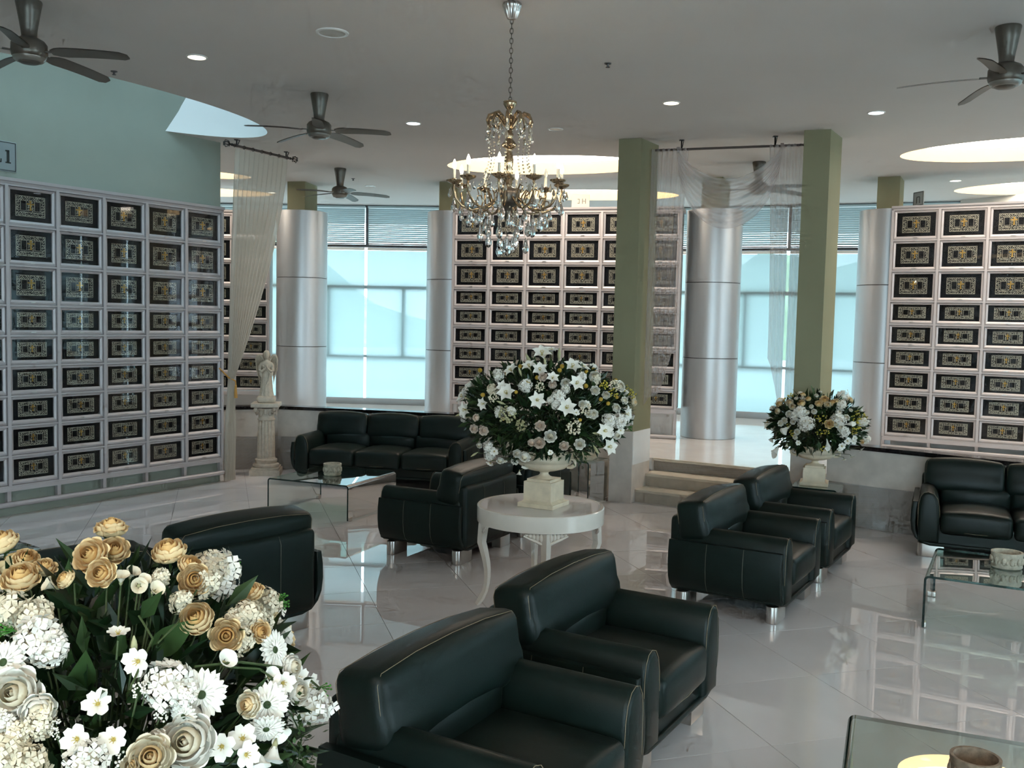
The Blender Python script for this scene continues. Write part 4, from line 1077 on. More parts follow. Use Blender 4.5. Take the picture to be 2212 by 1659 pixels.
def tail(x0, x1, z_in, z_out, nf, flip):
    def f(u, v):
        a = u if not flip else 1 - u
        zb = z_out + (z_in - z_out) * (a ** 1.6) + .06 * math.sin(a * 9)
        wn = 1 - .18 * math.sin(min(1, v) * math.pi * .5)
        xx = x0 + (x1 - x0) * u
        if not flip: xx = x0 + (x1 - x0) * u * wn
        else: xx = x1 - (x1 - x0) * (1 - u) * wn
        return qa + e * xx + nn * (.02 + .022 * math.sin(u * nf * 2 * math.pi) + .03 * v) + Vector((0, 0, .01 - v * (.0 - zb)))
    mb = MB(); mb.grid(lambda u, v: f(u, v), 72, 40); return mb
tail(-.02, .42, -2.35, -3.05, 7, False).build('tail', 'voile', t, 180)
tail(L - .42, L - .03, -2.45, -3.2, 6, True).build('tail', 'voile', t, 180)
for s_, x in ((1, .17 * L), (-1, .84 * L)):
    m = MB(); m.tube([qa + e * x + nn * .05 + Vector((0, 0, .02)), qa + e * x + nn * .03 + Vector((0, 0, -.05))], .02, 8); m.build('gather', 'voile', t)
# ================================================================== flowers
def patch(m, r0, r1, z0, z1, a, span, flare, nu=5, nv=4, mi=0, wob=0., seed=0):
    rg = random.Random(seed)
    ph = rg.uniform(0, 6)
    def f(u, v):
        q = (u - .5) * 2; s = span * (1 - .25 * q * q * (1 - v)) * (1 if v < .5 else (1 - .12 * (v - .5)))
        ang = a + q * s / 2 * (.35 + .65 * math.sin(min(1, v * 1.1) * math.pi / 2))
        r = r0 + (r1 - r0) * math.sin(v * math.pi / 2) + flare * max(0, v - .55) ** 2 * 4
        z = z0 + (z1 - z0) * v - .10 * (z1 - z0) * q * q * v - (flare * max(0, v - .7) * 1.2) + wob * math.sin(q * 5 + ph) * v
        r *= 1 - .05 * q * q
        return (r * math.cos(ang), r * math.sin(ang), z)
    m.grid(f, nu, nv, mi=mi)
def rose_mesh(col, openness=1.0, seed=0):
    m = MB(); rg = random.Random(seed)
    for k, (R, tt, h, n) in enumerate(((.085, .30, .50, 3), (.15, .55, .52, 3), (.225, .74, .49, 4), (.305, .92, .46, 5), (.375, 1.02, .41, 6), (.43, 1.10, .31, 7))):
        tt = tt * (.72 + .28 * openness) if k > 2 else tt
        for i in range(n):
            a0 = 2 * math.pi * (i + .5 * (k % 2) + rg.uniform(-.12, .12)) / n; span = 2 * math.pi / n * (1.5 if k < 3 else 1.28); ph = rg.uniform(0, 6); hh = h * rg.uniform(.95, 1.05); tw = rg.uniform(-.12, .12)
            def f(u, v):
                q = (u - .5) * 2
                v2 = v * (1 - .16 * abs(q) ** 2.5)          # rounded petal edge
                r = R * math.sin(min(1, v2 / .6) * math.pi / 2) if v2 < .6 else R * (1 + (tt - 1) * ((v2 - .6) / .4) ** 1.4)
                r = max(r, .02) * (1 - .10 * q * q * v + .07 * u)
                z = -.08 + (hh + .08) * v2 ** .95 + .014 * math.sin(q * 4 + ph) * v
                if k > 2: r += .05 * R * (1 - q * q) * max(0, v - .75) * 4; z -= (1 - abs(q)) * max(0, v - .82) * .22 * (k - 2)
                ang = a0 + q * span / 2 * (.25 + .75 * math.sin(min(1, v * 1.25) * math.pi / 2)) * (1 - .22 * v ** 4) + tw * v
                return (r * math.cos(ang), r * math.sin(ang), z)
            m.grid(f, 6, 6, mi=2 if k < 3 else 0)
    m.ball((0, 0, .24), (.06, .06, .20), 8, 6, mi=2)
    m.lathe([(.02, -.16), (.10, -.10), (.20, -.02), (.12, .05)], 10, mi=1)
    for i in range(5):
        a = 2 * math.pi * i / 5; m.add([(.12 * math.cos(a - .4), .12 * math.sin(a - .4), -.08), (.12 * math.cos(a + .4), .12 * math.sin(a + .4), -.08), (.42 * math.cos(a), .42 * math.sin(a), -.10)], [(0, 1, 2)], mi=1)
    return m.mesh('rose', [col, 'leaf_mid', {'petal_peach': 'petal_peach_deep', 'petal_cream': 'petal_peach', 'petal_blush': 'petal_heart'}.get(col, 'petal_cream')], 180)
def gerbera_mesh():
    m = MB(); rg = random.Random(5)
    for ring, (n, r, z, lift) in enumerate(((24, .50, .02, .05), (22, .46, .05, .10), (16, .26, .07, .10))):
        for i in range(n):
            a = 2 * math.pi * (i + .5 * ring + rg.uniform(-.15, .15)) / n; rr = r * rg.uniform(.93, 1.03); w = .052 if ring < 2 else .03
            X = RZ(a)
            vs = [(.06, -.012, z), (.06, .012, z), (rr * .45, -w * .8, z + lift * .5), (rr * .45, w * .8, z + lift * .5), (rr * .85, -w, z + lift * .6), (rr * .85, w, z + lift * .6), (rr, 0, z + lift * .35), (rr * .45, 0, z + lift * .3), (rr * .85, 0, z + lift * .4)]
            m.add(vs, [(0, 2, 7), (0, 7, 1), (1, 7, 3), (2, 4, 8, 7), (7, 8, 5, 3), (4, 6, 8), (8, 6, 5)], X)
    m.ball((0, 0, .09), (.085, .085, .04), 14, 7, mi=1); m.lathe([(.02, -.12), (.10, -.06), (.14, .02)], 12, mi=1)
    return m.mesh('gerbera', ['petal_white', 'centre_green'], 180)
def cluster_mesh(col, n=34, seed=0, ell_=(.46, .46, .5), fs=.15):
    m = MB(); rg = random.Random(seed); m.ball((0, 0, 0), (ell_[0] * .66, ell_[1] * .66, ell_[2] * .66), 12, 8, mi=1)
    for i in range(n):
        z = 1 - 1.75 * (i + .5) / n; ph = i * 2.39996; r = math.sqrt(max(0, 1 - z * z)); d = Vector((r * math.cos(ph), r * math.sin(ph), z))
        p = Vector((d.x * ell_[0], d.y * ell_[1], d.z * ell_[2])) * rg.uniform(.82, 1.14); X = frame(p, d + Vector((rg.uniform(-.5, .5), rg.uniform(-.5, .5), rg.uniform(-.5, .5)))) @ RZ(rg.uniform(0, 3)); fs_ = fs * rg.uniform(.8, 1.2)
        for k in range(4):
            a = k * math.pi / 2; c, s = math.cos(a), math.sin(a); c2, s2 = math.cos(a + .62), math.sin(a + .62); c3, s3 = math.cos(a - .62), math.sin(a - .62)
            m.add([(0, 0, .005), (fs_ * .75 * c3, fs_ * .75 * s3, .03), (fs_ * c, fs_ * s, .035), (fs_ * .75 * c2, fs_ * .75 * s2, .03)], [(0, 1, 2, 3)], X)
    return m.mesh('flower_cluster', [col, 'leaf_mid' if col == 'bud' else 'petal_cream'], 0)
def lily_mesh():
    m = MB()
    for i in range(6):
        a = 2 * math.pi * i / 6; wid = .19 if i % 2 else .15
        def f(u, v, a=a, wid=wid):
            q = (u - .5) * 2; w = wid * math.sin(min(1, .12 + v * .95) * math.pi) ** .8 + .012
            r = .04 + .50 * v ** 1.25; z = .34 * v - .62 * max(0, v - .5) ** 2 + .05 * q * q
            return (r * math.cos(a) - q * w * math.sin(a), r * math.sin(a) + q * w * math.cos(a), z)
        m.grid(f, 4, 7)
    for i in range(6):
        a = 2 * math.pi * (i + .5) / 6; m.tube([(0, 0, 0), (.08 * math.cos(a), .08 * math.sin(a), .25)], .008, 5, mi=1); m.ball((.085 * math.cos(a), .085 * math.sin(a), .26), (.03, .03, .012), 6, 4, mi=1)
    m.lathe([(.03, -.30), (.05, -.05), (.06, .06)], 8, mi=2)
    return m.mesh('lily', ['petal_white', 'pollen', 'bud'], 180)
def alstro_mesh():
    m = MB()
    for i in range(6):
        a = 2 * math.pi * i / 6; wid = .20 if i % 2 else .15; L_ = .5 if i % 2 else .46
        def f(u, v, a=a, wid=wid, L_=L_):
            q = (u - .5) * 2; w = wid * math.sin(min(1, .08 + v * .86) * math.pi * .86) ** .9 + .01
            r = .03 + (L_ - .03) * v ** 1.1; z = .30 * v ** .8 - .12 * v * v + .05 * q * q * v
            return (r * math.cos(a) - q * w * math.sin(a), r * math.sin(a) + q * w * math.cos(a), z)
        m.grid(f, 4, 4)
        m.tube([(0, 0, .02), (.12 * math.cos(a), .12 * math.sin(a), .22)], .012, 5, mi=1)
    m.ball((0, 0, .05), (.075, .075, .04), 10, 6, mi=1); m.lathe([(.02, -.25), (.05, 0)], 7, mi=2)
    return m.mesh('small_lily', ['petal_white', 'pollen', 'leaf_mid'], 180)
def bud_mesh():
    m = MB(); m.lathe([(.0, .55), (.03, .50), (.09, .30), (.12, .10), (.10, -.10), (.05, -.28), (.02, -.40)], 10); m.lathe([(.022, -.38), (.018, -.60)], 6, mi=1)
    return m.mesh('lily_bud', ['bud', 'stem'], 180)
def bell_mesh(col):
    m = MB()
    for i in range(5): patch(m, .05, .26, -.25, .35, 2 * math.pi * i / 5, 1.9, .18, seed=i)
    m.lathe([(.02, -.45), (.10, -.25), (.09, -.12)], 8, mi=1)
    return m.mesh('bell_flower', [col, 'bud'], 180)
def calla_mesh():
    m = MB()
    def f(u, v):
        a = u * 2 * math.pi; r = .05 + .23 * v ** 2.2 + .05 * max(0, math.cos(a)) * v ** 3
        z = -.5 + .8 * v + .35 * max(0, math.cos(a)) ** 2 * v ** 3
        return (r * math.cos(a), r * math.sin(a), z)
    m.grid(f, 14, 8); m.tube([(0, 0, -.3), (.01, 0, .22)], [.03, .022], 7, mi=1); m.lathe([(.055, -.48), (.035, -.62), (.03, -1.0)], 8, mi=2)
    return m.mesh('calla_lily', ['petal_white', 'pollen', 'leaf_mid'], 180)
def spray_mesh(col, n=22, seed=0):
    m = MB(); rg = random.Random(seed)
    for i in range(n):
        d = Vector((rg.uniform(-1, 1), rg.uniform(-1, 1), rg.uniform(-.3, 1))).normalized() * rg.uniform(.25, .5)
        m.tube([(0, 0, -.3), d], .008, 4, mi=1); m.ball(d, rg.uniform(.05, .085), 6, 5)
    return m.mesh('flower_spray', [col, 'leaf_mid'], 60)
def tip_mesh():
    m = MB(); rg = random.Random(2)
    for i in range(16):
        d = Vector((rg.uniform(-.45, .45), rg.uniform(-.45, .45), rg.uniform(.15, .6))); m.tube([(0, 0, -.3), d], .03, 5); m.ball(d, (.075, .075, .09), 6, 5)
    m.tube([(0, 0, -1.6), (0, 0, 0)], .03, 5)
    return m.mesh('green_buds', 'leaf_bright', 60)
def leaf_mesh(wr=.28, seed=0):
    m = MB(); rg = random.Random(seed); bend = rg.uniform(.1, .35)
    n = 6; vs = []
    for i in range(n + 1):
        s = i / n; w = wr * math.sin(math.pi * (s ** .8)) ; z = -bend * s * s
        vs += [(s, -w * .5, z + .07 * w * 2), (s, 0, z), (s, w * .5, z + .07 * w * 2)]
    m.add(vs, [(3 * i + k, 3 * i + 3 + k, 3 * i + 4 + k, 3 * i + 1 + k) for i in range(n) for k in (0, 1)])
    return m
FM = dict(rp=[rose_mesh('petal_peach', o, s) for s, o in ((1, .9), (2, .6), (3, 1.1))], rw=[rose_mesh('petal_white', o, s) for s, o in ((4, 1.1), (5, .8))], rc=[rose_mesh('petal_cream', o, s) for s, o in ((6, 1.0), (7, .75))],
          rb=[rose_mesh('petal_blush', o, s) for s, o in ((8, 1.0), (9, .7))], g=[gerbera_mesh()], c=[cluster_mesh('petal_white', 52, 1, fs=.17), cluster_mesh('petal_white', 48, 2, (.40, .40, .58), .17)], cc=[cluster_mesh('petal_cream', 52, 3, fs=.17), cluster_mesh('petal_cream', 48, 4, (.38, .38, .6), .17)],
          cg=[spray_mesh('bud', 60, 7), spray_mesh('petal_cream', 52, 8)], l=[lily_mesh()], a=[alstro_mesh()], bud=[bud_mesh()], bell=[bell_mesh('petal_white')], bp=[bell_mesh('petal_cream')], ca=[calla_mesh()],
          y=[spray_mesh('yellow_bloom', 26, 1), spray_mesh('yellow_bloom', 20, 2)], gy=[spray_mesh('petal_white', 30, 3)], tip=[tip_mesh()])
bm_ = MB(); bm_.ball((0, 0, 0), .5, 12, 8); bm_.tube([(0, 0, -2.4), (0, 0, -.4)], .05, 5, mi=1); FM['b'] = [bm_.mesh('billy_button', ['billy', 'stem'], 180)]
LEAF = [leaf_mesh(.34, 1).mesh('leaf', 'leaf', 180), leaf_mesh(.26, 2).mesh('leaf', 'leaf', 180), leaf_mesh(.40, 3).mesh('leaf', 'leaf_mid', 180)]
NAMES = dict(rp='rose', rw='rose', rc='rose', rb='rose', g='gerbera', c='flower_cluster', cc='flower_cluster', cg='flower_cluster', l='lily', a='small_lily', bud='lily_bud', bell='bell_flower', bp='bell_flower', ca='calla_lily', y='flower_spray', gy='flower_spray', tip='green_buds', b='billy_button')
def on_dome(u, v, c, rad, push=0.):
    """first point where the sight line through a pixel meets the bouquet's dome"""
    d = ray(u, v).normalized(); o = EYE - c
    a = sum((d[k] / rad[k]) ** 2 for k in range(3)); b = 2 * sum(o[k] * d[k] / rad[k] ** 2 for k in range(3)); cc = sum((o[k] / rad[k]) ** 2 for k in range(3)) - 1
    D = b * b - 4 * a * cc
    s = (-b - math.sqrt(D)) / (2 * a) if D > 0 else -b / (2 * a)
    p = EYE + d * (s + push); n = Vector([(p[k] - c[k]) / rad[k] ** 2 for k in range(3)]).normalized()
    return p, n, s
def bouquet(name, base, c, rad, flowers, label, seed, nleaf, nfol, back, face=.45, lsz=(.10, .17), fsz=(.05, .10), foliage_mats=('leaf', 'leaf_mid'), lk=(.50, .80)):
    rg = random.Random(seed)
    t = thing(name, base, 0, label, 'bouquet'); inv = T(-base.x, -base.y, -base.z)
    stems = MB(); root = base + Vector((0, 0, .02))
    def put(kind, p, n, size, roll=None):
        me = rg.choice(FM[kind]); o = link(NAMES[kind], me, t)
        o.matrix_local = inv @ frame(p, n) @ RZ(rg.uniform(0, 6.28) if roll is None else roll) @ S3(size, size, size)
        q = p - n * size * .25; mid = root.lerp(q, .55) + n * size * .2
        stems.tube([root, mid, q], .0025 if rad[0] < .6 else .003, 4, X=inv)
        return o
    for it in flowers:
        kind, u, v, px = it[:4]; p, n, s = on_dome(u, v, c, rad, it[5] if len(it) > 5 else rg.uniform(-.03, .02) * rad[0])
        toc = (EYE - p).normalized(); k = face
        if len(it) > 4 and it[4] is not None:      # explicit tilt in the picture plane: right, up, towards the viewer
            n = (RT * it[4][0] + UP * it[4][1] - FWD * it[4][2]).normalized()
        else: n = (n * (1 - k) + toc * k + Vector((rg.uniform(-.2, .2), rg.uniform(-.2, .2), rg.uniform(-.1, .25)))).normalized()
        put(kind, p, n, px / F * (p - EYE).dot(FWD))
    # the side turned away from the viewer
    for kind, cnt, size in back:
        for i in range(cnt):
            a = rg.uniform(math.pi * .02, math.pi * .98); z = rg.uniform(-.25, .9); r = math.sqrt(1 - z * z)
            d = Vector((r * math.cos(a), r * math.sin(a), z)); p = c + Vector((d.x * rad[0], d.y * rad[1], d.z * rad[2])) * rg.uniform(.94, 1.02)
            put(kind, p, Vector((d.x / rad[0], d.y / rad[1], d.z / rad[2])), size * rg.uniform(.85, 1.15))
    for i in range(nleaf):
        d = Vector((rg.gauss(0, 1), rg.gauss(0, 1) - .6, rg.gauss(0, .8) + .2)).normalized(); k = rg.uniform(*lk)
        p = c + Vector((d.x * rad[0], d.y * rad[1], d.z * rad[2])) * k; L_ = rg.uniform(*lsz)
        if p.z < base.z + .07: continue
        o = link('leaf', rg.choice(LEAF), t); n = (d + Vector((rg.uniform(-.7, .7), rg.uniform(-.7, .7), rg.uniform(-.3, .8)))).normalized()
        X = frame(p, n) @ RY(R_(-90)) @ RX(rg.uniform(0, 6.28)); o.matrix_local = inv @ X @ S3(L_, L_, L_)
    m = MB()
    for i in range(nfol):
        d = Vector((rg.gauss(0, 1), rg.gauss(0, 1), rg.gauss(0, .8) + .05)).normalized(); k = rg.uniform(.35, .88) ** .7
        p = c + Vector((d.x * rad[0], d.y * rad[1], d.z * rad[2])) * k; L_ = rg.uniform(*fsz)
        if p.z < base.z + .05 and math.hypot(p.x - base.x, p.y - base.y) < .34: continue
        n = (d + Vector((rg.uniform(-.9, .9), rg.uniform(-.9, .9), rg.uniform(-.6, .6)))).normalized()
        X = inv @ frame(p, n) @ RY(R_(-90)) @ RX(rg.uniform(0, 6.28)) @ S3(L_, L_, L_); w = rg.uniform(.14, .2)
        m.add([(0, 0, 0), (.45, -w, .03), (1, 0, -.05), (.45, w, .03)], [(0, 1, 2), (0, 2, 3)], X, mi=0 if rg.random() < .7 else 1)
    o = m.build('foliage', list(foliage_mats), t, 0); o['kind'] = 'stuff'
    o = stems.build('stems', 'stem', t, 180); o['kind'] = 'stuff'
    return t
def fern(t, pts, seed, mt='leaf_mid', sz=.016):
    """a fine sprig: stem with many tiny leaflets"""
    rg = random.Random(seed); m = MB(); base = t.location; P = [Vector(p) - base for p in pts]; m.tube(P, .0018, 5)
    for i in range(len(P) - 1):
        for k in range(26):
            p = P[i].lerp(P[i + 1], rg.random()) + Vector((rg.gauss(0, 1), rg.gauss(0, 1), rg.gauss(0, 1))) * .020; L_ = rg.uniform(.6, 1.3) * sz
            X = frame(p, Vector((rg.uniform(-1, 1), rg.uniform(-1, 1), rg.uniform(-1, 1)))) @ S3(L_, L_, L_)
            m.add([(0, 0, 0), (.35, 0, .5), (0, 0, 1), (-.35, 0, .5)], [(0, 1, 2, 3)], X)
    o = m.build('fern_sprig', mt, t, 0); o['kind'] = 'stuff'

# --- foreground bouquet on its pedestal
c0 = aty(215, 1600, 2.22); rad0 = (.50, .48, .46)
UP_, RI, LE, DN = (0, .8, .6), (.8, .2, .5), (-.8, .1, .6), (0, -.6, .8)
fl0 = [('rp', 205, 1205, 82, (-.1, .45, .85)), ('rp', 247, 1196, 70, (.3, .6, .7)), ('rp', 240, 1158, 76, (.05, .98, .1)), ('rp', 48, 1262, 90, (.1, .75, .45)), ('rp', 12, 1185, 80, (-.2, .8, .4)), ('rp', 55, 1215, 58, (.4, .7, .5)),
       ('rp', 368, 1205, 84, (.0, .85, .4)), ('rp', 405, 1228, 60, (.5, .6, .4)), ('rp', 428, 1342, 84, (.05, .55, .8)), ('rp', 489, 1372, 76, (.25, .2, .9)), ('rp', 548, 1290, 60, (-.2, .8, .5)), ('rp', 225, 1240, 70, (0, .3, .9)), ('rp', 150, 1255, 50, (-.4, .5, .6)), ('rp', 557, 1365, 50, (.6, .2, .6)), ('rp', 420, 1255, 76, (.3, .3, .8)), ('rp', 95, 1235, 55, (.3, .8, .4)),
       ('cc', 452, 1230, 76, RI), ('tip', 502, 1222, 34, (.95, .2, .2)), ('cc', 440, 1262, 70), ('cc', 572, 1300, 66, RI), ('tip', 607, 1303, 34, (.95, .15, .2)), ('cc', 535, 1335, 74), ('cc', 505, 1338, 50), ('cc', 560, 1345, 56), ('cc', 520, 1385, 56), ('cc', 390, 1300, 50), ('cc', 345, 1250, 44),
       ('cc', 22, 1325, 95), ('cc', 75, 1335, 80), ('c', 85, 1388, 108), ('c', 108, 1405, 84), ('tip', 18, 1360, 40, (-.9, .3, .3)), ('c', 362, 1478, 104), ('c', 395, 1500, 70), ('tip', 380, 1503, 34, (.1, .1, 1)), ('c', 185, 1645, 92), ('cc', 15, 1625, 96), ('cc', 62, 1650, 84), ('cc', 40, 1585, 70), ('c', 8, 1560, 60),
       ('rw', 42, 1500, 118, (.1, .35, .9)), ('rw', 80, 1525, 84, (.5, -.2, .8)), ('rw', 412, 1602, 132, (.05, .35, .95)), ('rc', 328, 1638, 104, (.2, .4, .8)), ('rw', 345, 1610, 70, (-.5, .5, .6)), ('cc', 85, 1560, 76), ('rc', 290, 1655, 60, (0, .4, .9)), ('rc', 545, 1520, 62, (-.3, .2, .9)),
       ('g', 436, 1500, 112, (.25, .2, .95)), ('g', 576, 1522, 100, (.35, .25, .9)), ('g', 588, 1405, 92, (.85, .25, .35)), ('g', 12, 1432, 104, (-.1, .4, .9)), ('g', 400, 1545, 70, (-.3, -.1, .9)), ('g', 575, 1570, 84, (.2, -.5, .8)),
       ('a', 300, 1428, 66, (-.2, .1, .95)), ('a', 212, 1522, 64, (.1, .6, .75)), ('a', 168, 1596, 66, (0, .2, 1)), ('a', 246, 1597, 62, (.15, .25, 1)), ('a', 480, 1612, 62, (.1, .2, 1)), ('a', 524, 1596, 62, (.2, .5, .8)), ('a', 255, 1372, 50, (.1, .9, .2)), ('a', 530, 1630, 60), ('a', 640, 1468, 60, (.8, .2, .5)), ('a', 665, 1482, 54, (.9, .1, .4)), ('a', 610, 1475, 54, (.5, .1, .8)),
       ('bell', 487, 1428, 54, (.6, .6, .5)), ('bell', 582, 1462, 50, (.7, .4, .5)), ('bell', 648, 1518, 50, (.5, -.8, .2)), ('bell', 590, 1625, 66, (-.1, -.8, .5)), ('bell', 560, 1640, 60, (.2, -.7, .5)), ('bell', 600, 1580, 60, (.6, -.5, .5)), ('tip', 694, 1488, 30, (.9, -.1, .2)), ('bp', 262, 1250, 44, (.2, .9, .3)), ('bp', 285, 1240, 40, (.5, .8, .3)), ('bp', 300, 1265, 44, (.4, .2, .8)), ('bp', 110, 1265, 44, (-.6, .5, .5)), ('bp', 310, 1255, 36, (.5, .6, .4)),
       ('bud', 290, 1400, 60, (.1, .9, .3)), ('bp', 335, 1275, 44, (.6, .5, .4)), ('gy', 298, 1492, 36), ('gy', 318, 1482, 32), ('gy', 348, 1545, 34), ('gy', 262, 1645, 44), ('gy', 300, 1648, 44), ('gy', 118, 1565, 30), ('gy', 120, 1585, 26), ('rc', 100, 1535, 60, (-.3, .4, .8)), ('rw', 620, 1440, 60, (.8, .1, .4)), ('rw', 635, 1495, 64, (.7, .2, .5))]
B0p = Vector((c0.x, c0.y, c0.z - .33))
bq0 = bouquet('flower_bouquet', B0p, c0, rad0, fl0, 'large bouquet of cream roses, white gerberas and stock in front', 21, 190, 2600, (('rp', 5, .085), ('c', 5, .10), ('rw', 5, .095), ('g', 3, .10), ('a', 5, .06)), face=.5, lsz=(.10, .19), fsz=(.06, .12), lk=(.50, .80))
fpts = [on_dome(u, v, c0, rad0, .0)[0] for u, v in ((590, 1500), (630, 1545), (652, 1590), (645, 1640), (620, 1680))]; fern(bq0, fpts, 1)
fern(bq0, [on_dome(u, v, c0, rad0, 0)[0] for u, v in ((590, 1560), (640, 1620), (668, 1659), (672, 1700))], 2)
fern(bq0, [on_dome(u, v, c0, rad0, .05)[0] for u, v in ((130, 1600), (180, 1570), (210, 1580))], 3, 'leaf')
m = MB()
for pts, r in ((((420, 1440), (520, 1430), (600, 1440), (660, 1460), (690, 1486)), .003), (((480, 1440), (560, 1445), (640, 1500)), .0025), (((340, 1390), (385, 1345), (425, 1275)), .0025), (((280, 1490), (330, 1380), (300, 1330)), .0025)):
    m.tube([on_dome(u, v, c0, rad0, -.01)[0] - B0p for u, v in pts], r, 5)
o = m.build('twig', 'stem', bq0)
urn(Vector((c0.x, c0.y, B0p.z - .37)), R_(10), 'cream stone urn under the front bouquet of cream roses', 1.0)
t = thing('display_stand', (c0.x, c0.y, 0), 0, 'plain white display stand under the front bouquet', 'stand')
zt = B0p.z - .37
m = MB(); m.box((0, 0, ZP + .03), (.46, .46, .06)); m.build('plinth', 'white_gloss', t, 0)
m = MB(); m.box((0, 0, (ZP + .06 + zt - .03) / 2), (.36, .36, zt - .03 - ZP - .06)); m.build('shaft', 'white_gloss', t, 0)
m = MB(); m.rbox((0, 0, zt - .015), (.21, .21, .015), .006); m.build('top_slab', 'white_gloss', t, 30)

# --- lily bouquet on the round table
def cp1(x, y): return (970 + x / 4.483, 740 + y / 4.483)
c1 = Vector((U1.x + .0, U1.y, 1.48)); rad1 = (.66, .52, .40)
L1_ = [('l', 560, 495, 180), ('l', 850, 560, 170), ('l', 1135, 635, 185), ('l', 1230, 400, 165), ('l', 1500, 855, 170), ('l', 1540, 1010, 170, (.5, .1, .8)), ('l', 900, 120, 190, (0, .7, .7)), ('l', 1190, 240, 170, (.2, .6, .7)), ('l', 610, 280, 150, (-.5, .6, .5)), ('l', 780, 240, 150, (-.3, .7, .5)), ('l', 150, 530, 170, (-.8, .4, .3)), ('l', 170, 650, 165, (-.7, .0, .6)), ('l', 1700, 690, 165, (.8, .0, .5)), ('l', 880, 270, 150), ('l', 1290, 250, 140, (.5, .7, .3)), ('l', 990, 90, 130, (.1, .9, .3)), ('l', 340, 590, 130, (-.6, -.1, .7)), ('l', 520, 430, 120), ('l', 1000, 350, 130),
       ('rb', 880, 805, 110), ('rb', 875, 965, 130), ('rb', 800, 960, 90), ('rw', 980, 900, 130), ('rb', 1110, 990, 105), ('rw', 1265, 980, 115), ('rb', 250, 830, 95), ('rb', 340, 850, 100), ('rb', 1000, 415, 95), ('rb', 910, 340, 95), ('rw', 1130, 400, 110), ('rw', 1410, 340, 130), ('rw', 1410, 470, 100), ('rw', 1395, 700, 110), ('rw', 1515, 515, 90), ('rw', 1610, 640, 95), ('rw', 1690, 565, 80), ('rc', 1780, 580, 80), ('rw', 1640, 430, 120), ('rw', 740, 1090, 125), ('rw', 665, 1070, 95), ('rw', 500, 1130, 85, (-.2, -.6, .7)), ('rw', 1620, 890, 90), ('rb', 270, 730, 80), ('rw', 300, 990, 70), ('rw', 1290, 600, 90), ('rw', 1350, 690, 80),
       ('c', 740, 420, 130), ('c', 1060, 530, 150), ('cg', 560, 700, 180), ('c', 490, 670, 110), ('c', 600, 660, 100), ('cg', 1320, 640, 130), ('cg', 1210, 820, 170), ('c', 480, 320, 120), ('c', 1280, 340, 110), ('c', 1640, 760, 170), ('c', 1550, 750, 130), ('c', 400, 1080, 110), ('c', 380, 1000, 90), ('cc', 420, 450, 100), ('cg', 430, 530, 110), ('cg', 700, 800, 120), ('cg', 880, 430, 110), ('cg', 1600, 420, 120), ('c', 980, 560, 80), ('c', 1130, 450, 90), ('cc', 1420, 360, 110), ('c', 1030, 600, 90),
       ('b', 300, 268, 45, (-.8, .5, .2), .0), ('b', 690, 230, 42), ('b', 853, 340, 46), ('b', 770, 380, 46), ('b', 1095, 230, 46, (0, .9, .3)), ('b', 1070, 270, 46), ('b', 1330, 285, 42), ('b', 328, 507, 46), ('b', 1325, 420, 46), ('b', 650, 480, 38), ('b', 1470, 550, 42), ('b', 1540, 590, 42), ('b', 1625, 530, 36), ('b', 520, 740, 40), ('b', 1270, 750, 36),
       ('bud', 770, 165, 130, (-.4, .9, .1)), ('bud', 1065, 130, 150, (.05, 1, .1)), ('bud', 690, 290, 110, (-.3, .8, .3)), ('bud', 510, 585, 110, (-.8, .3, .4)), ('bud', 120, 690, 120, (-.9, -.3, .2)), ('bud', 1430, 880, 110, (-.6, .1, .5)), ('bud', 1420, 1030, 120, (.5, -.8, .3)), ('bud', 930, 200, 110, (-.1, 1, .2)), ('bud', 250, 1080, 90, (-.8, -.5, .2)), ('y', 1500, 420, 110), ('y', 1760, 500, 110), ('y', 1580, 490, 110), ('y', 1700, 440, 90), ('gy', 640, 1150, 90, (-.3, -.8, .4)), ('bell', 680, 1260, 70, (-.1, -1, .2)), ('bell', 740, 1190, 90, (-.2, -.8, .4)), ('a', 400, 1160, 80, (-.3, -.7, .5)), ('a', 540, 1140, 60, (0, -.8, .5)), ('a', 440, 1050, 90), ('a', 1330, 600, 80), ('a', 1230, 680, 70), ('tip', 1130, 445, 50), ('tip', 1740, 820, 60, (.9, -.2, .2)), ('a', 980, 1060, 60), ('a', 1560, 880, 80), ('a', 1660, 850, 80)]
fl1 = [(k[0], *cp1(k[1], k[2]), k[3] / 4.483, *(k[4:])) for k in L1_]
bq1 = bouquet('flower_bouquet', U1 + Vector((0, 0, .36)), c1, rad1, fl1, 'wide bouquet of white lilies and blush roses above the round table', 22, 80, 4200, (('l', 8, .13), ('rw', 9, .10), ('c', 8, .11), ('rb', 6, .09), ('b', 4, .04)), lsz=(.09, .16), fsz=(.05, .10))
fern(bq1, [U1 + Vector((.20, -.28, .52)), U1 + Vector((.25, -.34, .44)), U1 + Vector((.24, -.36, .36))], 5, sz=.03)
fern(bq1, [U1 + Vector((.02, -.3, .54)), U1 + Vector((.05, -.34, .46)), U1 + Vector((.02, -.33, .42))], 6, sz=.03)

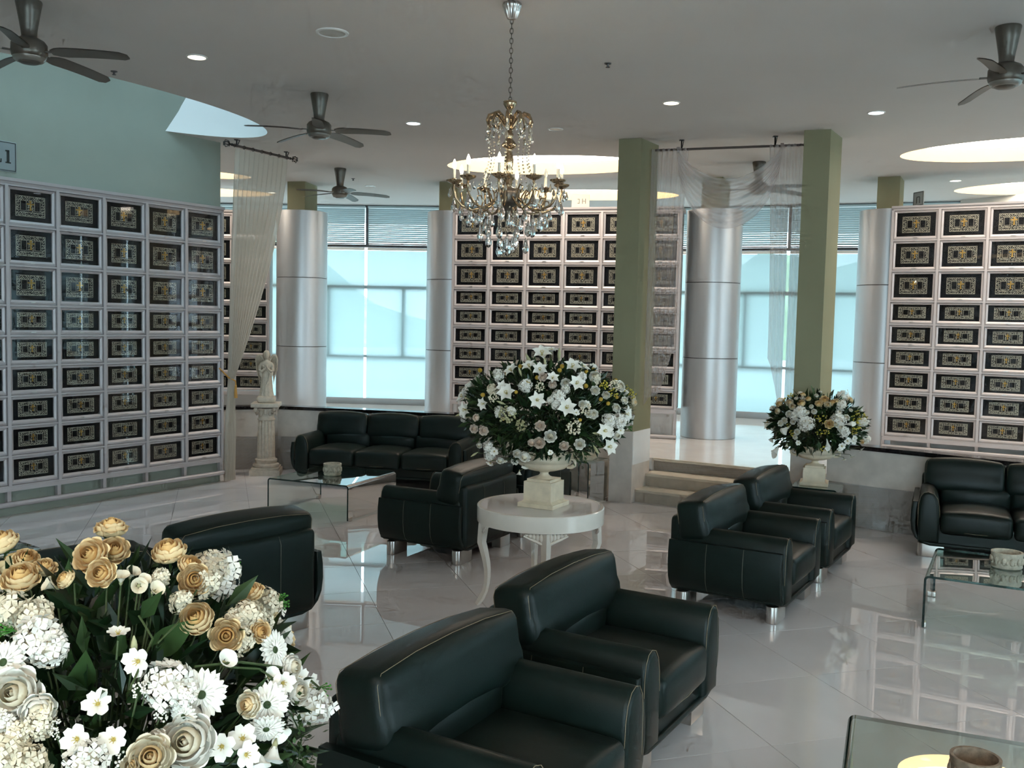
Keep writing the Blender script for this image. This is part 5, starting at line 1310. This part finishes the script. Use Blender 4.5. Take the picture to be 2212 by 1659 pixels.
# --- bouquet by the right pillar
def cp3(x, y): return (1640 + x / 7.21, 830 + y / 7.21)
c3b = Vector((U3.x, U3.y, 1.13)); rad3 = (.50, .42, .33)
L3_ = [('c', 640, 440, 220), ('c', 730, 610, 250), ('c', 1230, 560, 230), ('c', 1310, 740, 200), ('c', 1270, 340, 170), ('c', 1600, 590, 150, (.8, .2, .4)), ('c', 1650, 850, 150, (.8, -.1, .4)), ('c', 560, 500, 160),
       ('rc', 480, 300, 140), ('rp', 660, 310, 140), ('rp', 680, 180, 100, (0, .9, .4)), ('rp', 770, 240, 100), ('rp', 920, 320, 130), ('rp', 1010, 260, 160), ('rp', 1140, 310, 140), ('rp', 320, 320, 115, (-.6, .5, .5)), ('rc', 300, 420, 110, (-.8, .1, .5)), ('rp', 1410, 270, 110, (.5, .8, .2)), ('rp', 1090, 620, 150), ('rp', 1600, 880, 100), ('rc', 1200, 290, 130), ('rc', 520, 360, 120), ('rc', 1060, 330, 120),
       ('rw', 475, 470, 120), ('rw', 750, 450, 90), ('rw', 855, 435, 100), ('rw', 815, 355, 75), ('rw', 1350, 530, 110), ('rw', 1230, 450, 120), ('rw', 530, 590, 100), ('rw', 590, 740, 110), ('rw', 565, 820, 85), ('rw', 660, 215, 80), ('rw', 950, 130, 66, (.1, 1, .2)), ('rw', 890, 185, 76), ('rw', 400, 570, 110), ('rw', 1420, 410, 70), ('rw', 580, 230, 70), ('rw', 1190, 620, 130), ('rw', 340, 610, 100), ('rw', 1250, 680, 120),
       ('y', 1000, 550, 150), ('y', 930, 750, 110), ('y', 1040, 750, 110), ('y', 520, 760, 110), ('y', 1500, 520, 160), ('y', 1500, 650, 160), ('y', 1480, 740, 120), ('y', 1010, 990, 130, (.2, -.7, .6)), ('y', 890, 510, 90), ('y', 1640, 510, 100), ('y', 1100, 640, 120), ('y', 1520, 440, 90), ('y', 460, 640, 70),
       ('ca', 140, 620, 150, (-.8, -.3, .2)), ('ca', 420, 700, 230, (-.7, -.5, .4)), ('ca', 270, 1020, 210, (-.65, -.8, .1)), ('ca', 1400, 620, 150, (.8, .1, .5)), ('ca', 1065, 930, 170, (.1, -1, .2)), ('ca', 1660, 720, 150, (.9, .2, .2)),
       ('a', 1370, 880, 120), ('a', 1460, 880, 120), ('a', 1280, 960, 130), ('a', 1580, 1010, 110, (.6, -.6, .3)), ('a', 1430, 1120, 110, (.4, -.8, .3)), ('a', 1320, 1160, 90, (.1, -.9, .3)), ('a', 1250, 1000, 90), ('a', 1480, 840, 90), ('bell', 200, 860, 110, (-.6, -.7, .2)), ('bell', 430, 950, 80, (-.2, -.9, .2)), ('bell', 210, 700, 70, (-.8, -.2, .2)), ('a', 610, 910, 90)]
fl3 = [(k[0], *cp3(k[1], k[2]), k[3] / 7.21, *(k[4:])) for k in L3_]
bq3 = bouquet('flower_bouquet', U3 + Vector((0, 0, .36)), c3b, rad3, fl3, 'bouquet of white hydrangeas, peach roses, callas and yellow sprays', 23, 80, 1800, (('c', 7, .16), ('rp', 7, .10), ('rw', 7, .09), ('y', 6, .12)), lsz=(.10, .18), fsz=(.06, .13))
bq2 = copy_tree(bq3); bq2.location = U2 + Vector((0, 0, .36)); bq2.scale = (.52,) * 3; bq2['label'] = 'bouquet on the side table hidden behind the lily bouquet'
